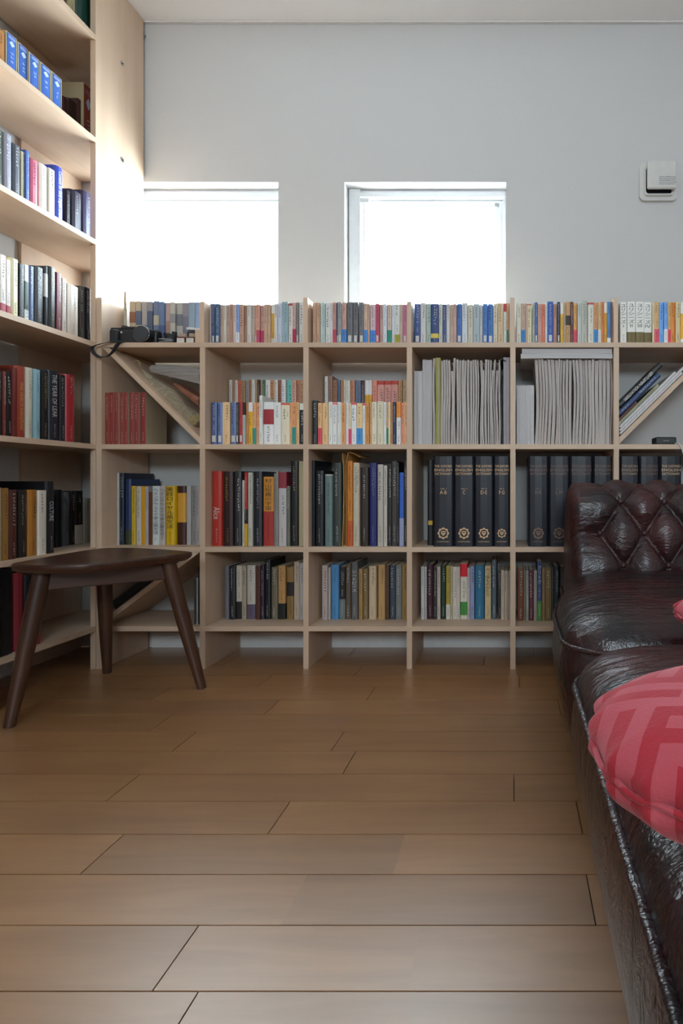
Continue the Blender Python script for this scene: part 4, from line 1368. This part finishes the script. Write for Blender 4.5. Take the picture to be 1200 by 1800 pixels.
for i in range(3):
    a, b = tops[i], tops[(i + 1) % 3]
    d = (b - a); L = d.length; ang = math.atan2(d.y, d.x); m_ = (a + b) / 2
    bevel(MB().box((-L / 2, -0.010, -0.024), (L / 2, 0.010, 0.024)).build('apron', M['walnut'], stool, (m_.x - SC.x, m_.y - SC.y, SZ - 0.052), (0, 0, ang)), 0.003)

# ================================================================== LEATHER SEATING
def rrect(x0, x1, y0, y1, r, n=10, m=14):
    """rounded rectangle, fixed number of points, counter-clockwise from the front edge"""
    r = max(0.0005, min(r, (x1 - x0) / 2 - 0.0005, (y1 - y0) / 2 - 0.0005)); pts = []
    def side(a, b):
        for k in range(m): t = k / m; pts.append((a[0] + (b[0]-a[0]) * t, a[1] + (b[1]-a[1]) * t))
    def arc(cx, cy, a0):
        for k in range(n): a = a0 + math.pi / 2 * k / n; pts.append((cx + r * math.cos(a), cy + r * math.sin(a)))
    side((x0 + r, y0), (x1 - r, y0)); arc(x1 - r, y0 + r, -math.pi / 2)
    side((x1, y0 + r), (x1, y1 - r)); arc(x1 - r, y1 - r, 0)
    side((x1 - r, y1), (x0 + r, y1)); arc(x0 + r, y1 - r, math.pi / 2)
    side((x0, y1 - r), (x0, y0 + r)); arc(x0 + r, y0 + r, math.pi)
    return pts
def seat_block(root, P, x0, x1, y0, y1, zp, crown, r, warp=lambda x, y: x):
    """crowned cushion top, piping round its edge and the upholstered body that tapers to the floor"""
    def ring(ins, z):
        return [(warp(x, y) - P.x, y - P.y, z - P.z) for x, y in rrect(x0 + ins, x1 - ins, y0 + ins, y1 - ins, r - ins * 0.6)]
    def wr(rg_, ring_, amp, ph):
        out = []
        for (x, y, z) in ring_:
            w = amp * (math.sin(46 * (x * 0.8 + y * 1.6) + ph + 2.0 * math.sin(9 * x)) + 0.6 * math.sin(83 * (y + 0.5 * x) + 3 * math.sin(7 * y)))
            out.append((x, y, z + w))
        return out
    top = []
    for ins, f in ((0.000, 0.0), (0.004, 0.22), (0.010, 0.38), (0.020, 0.53), (0.034, 0.66), (0.05, 0.76), (0.07, 0.85), (0.095, 0.92), (0.125, 0.97), (0.17, 0.99), (0.22, 1.0), (0.27, 1.0)):
        if ins >= min(x1 - x0, y1 - y0) / 2 - 0.01: break
        rr = ring(ins, zp + crown * f)
        top.append(wr(rg, rr, 0.0011 * min(1, ins / 0.03) if ins < 0.2 else 0.0005, ins * 30))
    MB().rings(top, cap0=False).build('seat_cushion', M['leather'], root, smooth=True)
    MB().closed_tube(ring(-0.003, zp - 0.003), 0.0052).build('piping', M['leather'], root, smooth=True)
    body = [ring(0.0, zp - 0.006), ring(-0.006, zp - 0.03), ring(-0.009, zp - 0.07), ring(-0.002, zp - 0.13), ring(0.018, zp - 0.20), ring(0.045, zp - 0.27), ring(0.066, zp - 0.315), ring(0.068, 0.012)]
    MB().rings(body, cap0=False).build('body', M['leather'], root, smooth=True)

CH = Vector((0.47, 1.40, 0.0))
chair = empty('chesterfield_chair', CH)
tag(chair, 'oxblood leather chair with deep-buttoned back facing the viewer', 'armchair')
def warp_chair(x, y):
    s = min(1, max(0, (y - 1.22) / 0.34)); s = s * s * (3 - 2 * s)
    k = max(0, min(1, (0.47 - x) / 0.30))
    return x + 0.045 * s * k
seat_block(chair, CH, 0.097, 0.86, 0.985, 1.66, 0.335, 0.062, 0.085, warp_chair)
# back: a rolled profile swept along x, pushed in where the buttons pull the leather
prof = [(1.512, 0.345), (1.522, 0.40), (1.533, 0.45), (1.545, 0.50), (1.556, 0.55), (1.568, 0.585), (1.590, 0.612), (1.622, 0.628), (1.660, 0.632), (1.700, 0.622), (1.735, 0.595),
        (1.752, 0.55), (1.755, 0.45), (1.750, 0.30), (1.742, 0.10), (1.738, 0.02)]
fine = catmull(prof, 8, False)
arc = [0.0]
for a, b in zip(fine, fine[1:]): arc.append(arc[-1] + math.hypot(b[0] - a[0], b[1] - a[1]))
def arc_at_z(z):
    return next(s for s, p in zip(arc, fine) if p[1] >= z)
S2 = arc_at_z(0.491); BX, BPX, BPZ = 0.245, 0.124, 0.182
W0, W1 = 0.158, 0.840
nx = 150
bm_ = MB(); grid = []
def tuft(x, s):
    a = (x - BX) / BPX; b = (s - S2) / BPZ
    if s > S2 + BPZ * 1.35: return 0.75
    if a < 0 or x > 0.77:
        hgt = abs(math.sin(math.pi * b)) ** 0.7
        e = min(1.0, max(0, -a) / 0.35) if a < 0 else 1.0
        hgt = hgt * (1 - 0.35 * e) + 0.35 * e
    else:
        p, q = a + b, a - b
        hgt = (abs(math.sin(math.pi * p)) * abs(math.sin(math.pi * q))) ** 0.42
    fade = min(1, max(0, (S2 + BPZ * 1.35 - s) / 0.05))
    return hgt * fade + 0.75 * (1 - fade)
for i in range(nx + 1):
    x = W0 + (W1 - W0) * i / nx
    edge = min(x - W0, W1 - x); R_ = 0.035
    sh = 1.0 if edge >= R_ else math.sqrt(max(0, 1 - (1 - edge / R_) ** 2)) * 0.45 + 0.55
    col_ = []
    for k, (y, z) in enumerate(fine):
        t0 = fine[max(0, k - 1)]; t1 = fine[min(len(fine) - 1, k + 1)]
        ty, tz = t1[0] - t0[0], t1[1] - t0[1]; L = math.hypot(ty, tz)
        ny, nz = -tz / L, ty / L                     # outward normal
        h = tuft(x, arc[k]) * 0.032 - 0.020
        yy, zz = y + ny * h, z + nz * h
        yy = 1.645 + (yy - 1.645) * sh; zz = 0.30 + (zz - 0.30) * (sh * 0.4 + 0.6) if zz > 0.30 else zz
        col_.append((x - CH.x, yy - CH.y, zz - CH.z))
    grid.append(col_)
nk = len(fine)
vsx = [p for c in grid for p in c]
fsx = [(i * nk + k, (i + 1) * nk + k, (i + 1) * nk + k + 1, i * nk + k + 1) for i in range(nx) for k in range(nk - 1)]
fsx += [tuple(range(nk)), tuple(nx * nk + k for k in range(nk))[::-1]]
bm_.add(vsx, fsx)
back = bm_.build('buttoned_back', M['leather'], chair, smooth=True)
for row, off in ((0, 0.0), (1, 0.5), (-1, 0.5)):
    for j in range(0, 6):
        x = BX + (j + off) * BPX; s = S2 + row * BPZ / 2
        if x > 0.77: continue
        k = min(range(len(arc)), key=lambda q: abs(arc[q] - s)); y, z = fine[k]
        u = MB(); n = 12
        rs = [[(math.cos(2*math.pi*q/n) * rr, -hh, math.sin(2*math.pi*q/n) * rr) for q in range(n)] for rr, hh in ((0.009, -0.002), (0.009, 0.002), (0.0065, 0.005), (0.002, 0.0065))]
        u.rings(rs).build('button', M['leather'], back, Vector((x, y + 0.016, z)) - CH, smooth=True)
for fx, fy in ((0.19, 1.07), (0.77, 1.07), (0.19, 1.60), (0.77, 1.60)):
    MB().cyl((fx - CH.x, fy - CH.y, 0), 0.018, 0.016, n=14).build('foot', M['dark_void'], chair)

OT = Vector((0.46, 0.54, 0.0))
ott = empty('leather_ottoman', OT)
tag(ott, 'oxblood leather ottoman with piped edge in front of the chair', 'ottoman')
seat_block(ott, OT, 0.094, 0.86, 0.17, 0.895, 0.338, 0.064, 0.095)
for fx, fy in ((0.19, 0.27), (0.77, 0.27), (0.19, 0.80), (0.77, 0.80)):
    MB().cyl((fx - OT.x, fy - OT.y, 0), 0.018, 0.016, n=14).build('foot', M['dark_void'], ott)

def cushion(label, loc, hx, hy, hz, rz, rx=0.0, ry=0.0):
    n = 128; m = 18; mb = MB(); rs = []
    def se(a, p): 
        c, s = math.cos(a), math.sin(a)
        return math.copysign(abs(c) ** p, c), math.copysign(abs(s) ** p, s)
    for k in range(-m, m + 1):
        f = k / m; ph = f * math.pi / 2
        rr = math.cos(ph) ** 0.48 if abs(f) < 1 else 0.0
        zz = math.copysign(abs(math.sin(ph)) ** 1.0, f) * hz
        ring = []
        for q in range(n):
            a = 2 * math.pi * q / n
            cx, cy = se(a, 0.72)
            pl = 0.0027 * (math.sin(a * 27 + 2.3 * math.sin(3 * a)) + 0.5 * math.sin(a * 43 + 1.0)) * math.exp(-((abs(f) - 0.10) / 0.24) ** 2) - 0.0035 * math.exp(-(f / 0.07) ** 2)
            k2 = max(rr, 0.02)
            ring.append((cx * hx * k2 + cx * pl, cy * hy * k2 + cy * pl, zz + (0.35 * pl)))
        rs.append(ring)
    mb.rings(rs)
    o = mb.build('red_cushion', M['velvet'], None, loc, (rx, ry, rz), smooth=True)
    seam = []
    for q in range(n):
        a = 2 * math.pi * q / n; cx, cy = se(a, 0.72)
        seam.append((cx * (hx - 0.002), cy * (hy - 0.002), 0.0012 * math.sin(a * 19)))
    MB().closed_tube(seam, 0.0022, 6).build('seam', M['velvet'], o, smooth=True)
    return tag(o, label, 'cushion')
cushion('large red velvet cushion with pale angular bars on the ottoman', (0.300, 0.398, 0.443), 0.243, 0.118, 0.046, 0.0)
cushion('small flat red cushion on the far edge of the ottoman', (0.402, 0.862, 0.428), 0.147, 0.085, 0.028, 0.0)

# ================================================================== WALL VENT
vc = at(1155.5, 322, YB)
vent = empty('wall_vent', (vc.x, YB, vc.z)); tag(vent, 'square white ventilation cap on the wall', 'vent')
def rr2(w, h, r, n=6):
    pts = rrect(-w, w, -h, h, r, n, 2)
    return pts
def frame_ring(w0, w1, r0, r1, y0, y1):
    a = rr2(w0, w0, r0); b = rr2(w1, w1, r1); n = len(a)
    mb = MB()
    L = [[(p[0], y0, p[1]) for p in a], [(p[0], y1, p[1]) for p in a], [(p[0], y1, p[1]) for p in b], [(p[0], y0, p[1]) for p in b]]
    base = []
    for l in L: base.append(len(mb.v)); mb.v += l
    for j in range(4):
        A, B = base[j], base[(j + 1) % 4]
        for i in range(n):
            mb.f.append((A + i, A + (i + 1) % n, B + (i + 1) % n, B + i)); mb.mi.append(0)
    return mb
frame_ring(0.073, 0.056, 0.020, 0.012, -0.001, -0.012).build('flange', M['white_plastic'], vent, (0, 0, 0), smooth=35)
frame_ring(0.057, 0.050, 0.013, 0.010, -0.001, -0.020).build('collar', M['white_plastic'], vent, (0, 0, 0), smooth=35)
MB().prism([(p[0], p[1]) for p in rr2(0.050, 0.050, 0.01)][::-1], 'y', -0.006, -0.001).build('duct_shade', M['dark_void'], vent)  # dark plate painted for the shade inside the hollow vent
lid = bevel(MB().box((-0.056, -0.046, -0.047), (0.056, -0.030, 0.060)).build('lid', M['white_plastic'], vent, (0.006, 0, 0.004)), 0.007, 3)
MB().cyl((0, -0.030, 0), 0.030, 0.026, 'y', 20).build('lid_stem', M['dark_void'], vent)
p = MB(); rgv = random.Random(5)
for k in range(5):
    z = -0.006 - k * 0.0068
    x = -0.012
    while x < 0.050:
        w = rgv.uniform(0.002, 0.006); p.add([(x, -0.0464, z), (x + w, -0.0464, z), (x + w, -0.0464, z + 0.0030), (x, -0.0464, z + 0.0030)], [(0, 1, 2, 3)]); x += w + rgv.uniform(0.0008, 0.002)
p.build('lid_print', plain('grey_print', (0.22, 0.22, 0.22), 0.7), lid)

# ================================================================== THINGS ON THE TOP SHELF (first column)
ZT = SHELF[0]
def c5(x, y, Y): return at(160 + x / 6, 500 + y / 6, Y)
YC = 1.925
pa, pb = c5(220, 605, YC), c5(690, 420, YC)
cw_ = pb.x - pa.x; chh = 0.060
camera = empty('compact_camera', ((pa.x + pb.x) / 2, YC, ZT))
tag(camera, 'black camera with capped lens and looped strap on the shelf end', 'camera')
hx = cw_ / 2
bodyc = bevel(MB().box((-hx, 0.0, 0.001), (hx, 0.034, 0.052)).build('body', M['black_plastic'], camera, smooth=40), 0.006, 3)
bevel(MB().prism([(-hx + 0.020, 0.052), (hx - 0.026, 0.050), (hx - 0.040, 0.062), (-hx + 0.030, 0.063)], 'y', 0.003, 0.032).build('top_plate', M['black_plastic'], camera), 0.003)
bevel(MB().box((-hx - 0.002, -0.012, 0.002), (-hx + 0.026, 0.004, 0.050)).build('grip', M['black_rubber'], camera, smooth=40), 0.006, 3)
lens = MB().cyl((0.042, 0.002, 0.030), 0.028, -0.028, 'y', 32).build('lens', M['black_plastic'], camera, smooth=40)
MB().cyl((0.042, -0.0262, 0.030), 0.0265, -0.004, 'y', 32, r2=0.0255).build('lens_cap', plain('lens_cap_plastic', (0.030, 0.034, 0.042), 0.38), lens, smooth=40)
MB().closed_tube([(0.042 + 0.0272 * math.cos(a * math.pi / 16), -0.0270, 0.030 + 0.0272 * math.sin(a * math.pi / 16)) for a in range(32)], 0.0009, 6).build('lens_ring', M['steel'], lens, smooth=True)
MB().cyl((-hx + 0.034, 0.016, 0.058), 0.009, 0.009, n=20).build('dial', M['black_rubber'], camera, smooth=40)
MB().cyl((-hx + 0.014, 0.014, 0.052), 0.007, 0.005, n=16).build('shutter_button', M['steel'], camera, smooth=40)
MB().cyl((-hx + 0.036, -0.001, 0.040), 0.004, -0.004, 'y', 14).build('function_button', M['steel'], camera, smooth=40)
bevel(MB().box((-hx - 0.010, 0.006, 0.051), (-hx + 0.030, 0.032, 0.060)).build('flip_screen', M['black_rubber'], camera, (0, 0, 0), (0, 0, 0)), 0.003)
ctr = Vector(((pa.x + pb.x) / 2, YC, ZT))
def ribbon(pts, w, th, flat_dir):
    """flat strap: thin rectangle section swept along pts, its width along flat_dir"""
    pts = [Vector(p) for p in pts]; rs = []
    for i, p in enumerate(pts):
        d = (pts[min(i + 1, len(pts) - 1)] - pts[max(i - 1, 0)]).normalized()
        f = Vector(flat_dir); f = (f - d * f.dot(d)).normalized(); n = d.cross(f)
        rs.append([p - f * w / 2 - n * th / 2, p + f * w / 2 - n * th / 2, p + f * w / 2 + n * th / 2, p - f * w / 2 + n * th / 2])
    return MB().rings(rs)
loop = [(330, 597, 1.905), (230, 602, 1.893), (120, 622, 1.885), (40, 648, 1.882), (10, 672, 1.880), (22, 715, 1.878), (70, 756, 1.876), (120, 768, 1.876), (180, 752, 1.878), (232, 706, 1.880), (262, 655, 1.884), (300, 618, 1.892), (372, 597, 1.904)]
pts = catmull([tuple(c5(x, y, Y) - ctr) for x, y, Y in loop], 6, False)
ribbon(pts, 0.012, 0.0022, (0.25, 0.75, 0.35)).build('strap', M['black_rubber'], camera, smooth=50)

# second piece of kit: a small lens with hood and a wound cord
kc = c5(800, 605, 1.935)
kit = empty('spare_lens', (kc.x, 1.94, ZT)); tag(kit, 'black spare lens with wound cord between camera and ink bottles', 'lens')
MB().cyl((0.0, 0.020, 0.0), 0.023, 0.026, n=28).build('barrel', M['black_plastic'], kit, smooth=40)
MB().cyl((0.0, 0.020, 0.026), 0.020, 0.013, n=28).build('hood', M['black_rubber'], kit, smooth=40)
MB().cyl((0.011, 0.020, 0.0395), 0.0085, 0.012, n=16).build('cap_knob', M['black_rubber'], kit, smooth=40)
MB().cyl((-0.016, 0.024, 0.0395), 0.012, 0.008, n=18).build('cap_knob', M['black_plastic'], kit, smooth=40)
cord = []
for k in range(120):
    a = k / 120 * 2 * math.pi * 4
    cord.append((0.002 + 0.024 * math.cos(a) , -0.014 + 0.006 * math.sin(a), 0.004 + 0.012 * (0.5 + 0.5 * math.sin(a * 0.5)) + 0.0012 * k / 30))
MB().tube(cord, 0.0016, 6).build('cord', plain('grey_cord', (0.16, 0.17, 0.18), 0.5), kit, smooth=True)
# two little ink bottles
for i, (xa, xb2) in enumerate(((897, 990), (996, 1088))):
    p, q = c5(xa, 605, 1.92), c5(xb2, 470, 1.92)
    w = q.x - p.x - 0.0006
    bt = empty('ink_bottle', ((p.x + q.x) / 2, 1.92 + w / 2, ZT)); tag(bt, ['ink bottle with white label beside the spare lens', 'ink bottle with white label beside the wooden box'][i], 'bottle', 'ink bottles on the top shelf')
    bevel(MB().box((-w / 2, -w / 2, 0.0002), (w / 2, w / 2, 0.026)).build('glass', plain('brown_glass', (0.11, 0.035, 0.02), 0.12), bt, smooth=40), 0.003, 2)
    MB().cyl((0, 0, 0.026), w * 0.36, 0.012, n=22).build('cap', plain('pale_wood_cap', (0.42, 0.31, 0.23), 0.6), bt, smooth=40)
    lb = MB().box((-w * 0.42, -w / 2 - 0.0006, 0.002), (w * 0.42, -w / 2, 0.020)).build('label', M['white_ink'], bt)
    mk = MB(); marks(mk, -0.0035, 0.015, 0.009, 0.0035, -w / 2 - 0.0008, rg); marks(mk, 0.0, 0.015, 0.009, 0.0035, -w / 2 - 0.0008, rg); marks(mk, 0.0035, 0.015, 0.009, 0.0035, -w / 2 - 0.0008, rg)
    mk.build('label_print', M['black_ink'], lb)
p = c5(1096, 450, 1.925)
bxw = UPX[1] - T / 2 - 0.001 - p.x
wb = empty('wooden_box', (p.x + bxw / 2, 1.925, ZT)); tag(wb, 'little pale wooden box beside the ink bottles', 'box')
MB().box((-bxw / 2, 0, 0), (bxw / 2, 0.03, 0.042)).build('body', M['birch_up'], wb); MB().box((-bxw / 2, 0, 0.0425), (bxw / 2, 0.03, 0.050)).build('lid', M['birch_up'], wb)
# dark pouch with folded white cloth on it, behind the bottles
p = c5(1010, 605, 1.965)
pw = UPX[1] - T / 2 - 0.002 - p.x
po = bevel(MB().box((0, 0, 0), (pw, 0.018, 0.056)).build('dark_pouch', plain('navy_cloth', (0.02, 0.022, 0.034), 0.8), None, (p.x, 1.962, ZT)), 0.006, 3)
tag(po, 'dark pouch standing behind the ink bottles', 'pouch')
rs = []
for k in range(9):
    f = k / 8; x = pw * f; z = 0.0575 + 0.0035 * (1 - f) ; rs.append([(x, 0, z), (x, 0, z + 0.008 + 0.001 * math.sin(9 * f)), (x, 0.018, z + 0.008), (x, 0.018, z)])
cl = MB().rings(rs).build('folded_cloth', plain('white_cloth', (0.62, 0.62, 0.64), 0.9), None, (p.x, 1.962, ZT)); tag(cl, 'folded white cloth lying on the dark pouch', 'cloth')
# slender capped pen standing at the row's end, with a white card behind it
p = c5(350, 605, 1.985); q = c5(350, 72, 1.985)
pen = empty('standing_pen', (p.x, 1.99, ZT)); tag(pen, 'slender beige capped pen standing behind the camera', 'pen')
hh = q.z - ZT
MB().tube([(0, 0, 0), (0, 0, hh * 0.70), (0, 0, hh * 0.76)], [0.0052, 0.0052, 0.0040], 14).build('barrel', plain('patterned_barrel', (0.42, 0.37, 0.28), 0.5, noise=0.5, scale=160.0), pen, smooth=40)
MB().tube([(0, 0, hh * 0.76), (0, 0, hh * 0.985), (0, 0, hh)], [0.0040, 0.0034, 0.002], 14).build('cap', plain('beige_cap', (0.36, 0.26, 0.17), 0.5), pen, smooth=40)
cd = MB().box((-0.0006, 0, 0), (0.0006, 0.10, 0.155)).build('white_card', plain('white_card', (0.70, 0.70, 0.69), 0.7), None, (p.x - 0.012, 2.0, ZT), (0, 0, 0)); tag(cd, 'white card standing on edge next to the pen', 'card')

# ================================================================== BUNDLE ON THE DIAGONAL (first column)
def c7(x, y, Y): return at(220 + x / 8, 600 + y / 8, Y)
# folded newspaper
YN = 1.99
nl, nr = c7(360, 380, YN), c7(1050, 560, YN)
rs = []
for k in range(13):
    f = k / 12; x = nl.x + (nr.x - nl.x) * f; x = min(x, UPX[1] - T / 2 - 0.003)
    zt = c7(0, 330 + 60 * f - 25 * math.sin(math.pi * f), YN).z; zb_ = c7(0, 430 + 170 * f, YN).z
    wv = 0.002 * math.sin(7 * f)
    rs.append([(x, 0.0 + wv, zb_), (x, -0.010 + wv, (zt + zb_) / 2), (x, 0.004, zt), (x, 0.10, zt + 0.012), (x, 0.10, zb_ + 0.012)])
nw = MB().rings(rs).build('folded_newspaper', paper_mat('newsprint', (0.40, 0.37, 0.34), (0.27, 0.25, 0.24)), None, (0, YN, 0), smooth=30)
for n_ in nw.data.materials[0].node_tree.nodes:
    if n_.type == 'MAPPING': n_.inputs['Scale'].default_value = (9.0, 20.0, 160.0)
tag(nw, 'folded grey newspaper lying above the clear bag', 'newspaper')
# printed red packet beneath it
rs = []
for k in range(9):
    f = k / 8; x = c7(690 + 350 * f, 0, 1.985).x; x = min(x, UPX[1] - T / 2 - 0.003)
    z = c7(0, 600 + 240 * f, 1.985).z; th = 0.006 + 0.010 * f
    rs.append([(x, -0.004, z - th), (x, -0.008, z), (x, 0.0, z + th * 0.8), (x, 0.09, z + th * 0.8), (x, 0.09, z - th)])
rp = MB().rings(rs).build('printed_packet', plain('printed_packet', (0.32, 0.13, 0.08), 0.4, noise=0.7, scale=60.0), None, (0, 1.985, 0), smooth=30)
tag(rp, 'crumpled red printed packet under the newspaper', 'packet')
# clear film bag, gathered to a twisted tip
spine_pts = [(205, 330), (240, 400), (320, 500), (430, 620), (560, 750), (700, 880), (830, 1020), (950, 1120), (1035, 1180)]
wid = [3, 8, 40, 75, 100, 115, 120, 115, 95]
rb = random.Random(4); rs = []
YBG = 1.955
sp = catmull([(a, b, w) for (a, b), w in zip(spine_pts, wid)], 4, False)
for k, (x, y, w) in enumerate(sp):
    c = c7(x, y, YBG); hw = w / 8 / F_PX * YBG; ring = []
    for q in range(20):
        a = 2 * math.pi * q / 20
        r = hw * (1 + 0.16 * math.sin(3 * a + k * 0.45) + 0.10 * math.sin(7 * a - k * 0.3) + rb.uniform(-0.03, 0.03))
        pt_ = c + Vector((0.70, 0, 0.71)) * (r * math.cos(a)) + Vector((0, 1, 0)) * (min(hw, 0.035) * 1.0 * math.sin(a) * (1 + 0.1 * math.sin(5 * a + k)))
        pt_.x = min(pt_.x, UPX[1] - T / 2 - 0.004)
        ring.append(pt_ - Vector((0, 0, 0)))
    rs.append(ring)
bag = MB().rings(rs).build('clear_bag', M['film'], None, smooth=60)
tag(bag, 'crumpled clear plastic bag slumped on the diagonal board', 'bag')
tail = [tuple(c7(x, y, YBG)) for x, y in ((210, 340), (195, 285), (170, 268), (135, 264))]
MB().tube(catmull(tail, 4, False), [0.0016] * 13, 6).build('twist_tie', plain('yellow_tie', (0.42, 0.35, 0.14), 0.5), bag, smooth=True)
# yellow raffia ball inside the mouth
cb = c7(985, 1110, 1.95); mb = MB()
for k in range(46):
    a = rb.uniform(0, 2 * math.pi); e = rb.uniform(-0.9, 1.2); r = rb.uniform(0.010, 0.019)
    p0 = cb + Vector((math.cos(a) * math.cos(e), math.sin(a) * math.cos(e) * 0.8, math.sin(e))) * r
    p2 = cb + Vector((rb.uniform(-1, 1), rb.uniform(-0.8, 0.8), rb.uniform(-1, 1))) * 0.018
    pm = (p0 + p2) / 2 + Vector((rb.uniform(-1, 1), -0.6, rb.uniform(-1, 1))) * 0.008
    for P_ in (p0, p2, pm): P_.x = min(P_.x, UPX[1] - T / 2 - 0.004)
    mb.tube(catmull([tuple(p0), tuple(pm), tuple(p2)], 4, False), 0.0011, 5)
rf = mb.build('raffia_bundle', plain('yellow_raffia', (0.52, 0.38, 0.07), 0.6), None, smooth=True)
tag(rf, 'tangle of yellow raffia by the upright, in the clear bag', 'raffia')

# ================================================================== LITTLE BLACK BOX AND ITS CABLE (sixth column)
p, q = at(1152, 780, 1.93), at(1189, 766, 1.93)
dv2 = empty('black_router', ((p.x + q.x) / 2, 1.93, SHELF[1])); w = q.x - p.x
tag(dv2, 'little black network box with three lights under the diagonal board', 'router')
bevel(MB().box((-w / 2, 0, 0.001), (w / 2, 0.06, 0.0275)).build('body', M['black_plastic'], dv2, smooth=40), 0.005, 3)
for k in (-1, 0, 1):
    MB().box((k * 0.007 - 0.0013, -0.0005, 0.0135), (k * 0.007 + 0.0013, 0.0002, 0.0155)).build('indicator', M['white_ink'], dv2)
cb_ = [at(1186, 779.5, 1.925), at(1190, 779.2, 1.912), at(1194, 782, 1.897), at(1200, 795, 1.893), at(1205, 815, 1.890), at(1212, 845, 1.888), at(1222, 870, 1.886), at(1235, 890, 1.886)]
cbl = MB().tube(catmull([tuple(v) for v in cb_], 5, False), 0.0022, 8).build('white_cable', plain('white_cable', (0.60, 0.60, 0.60), 0.4), None, smooth=True)
tag(cbl, 'thin white cable hanging over the shelf edge', 'cable')
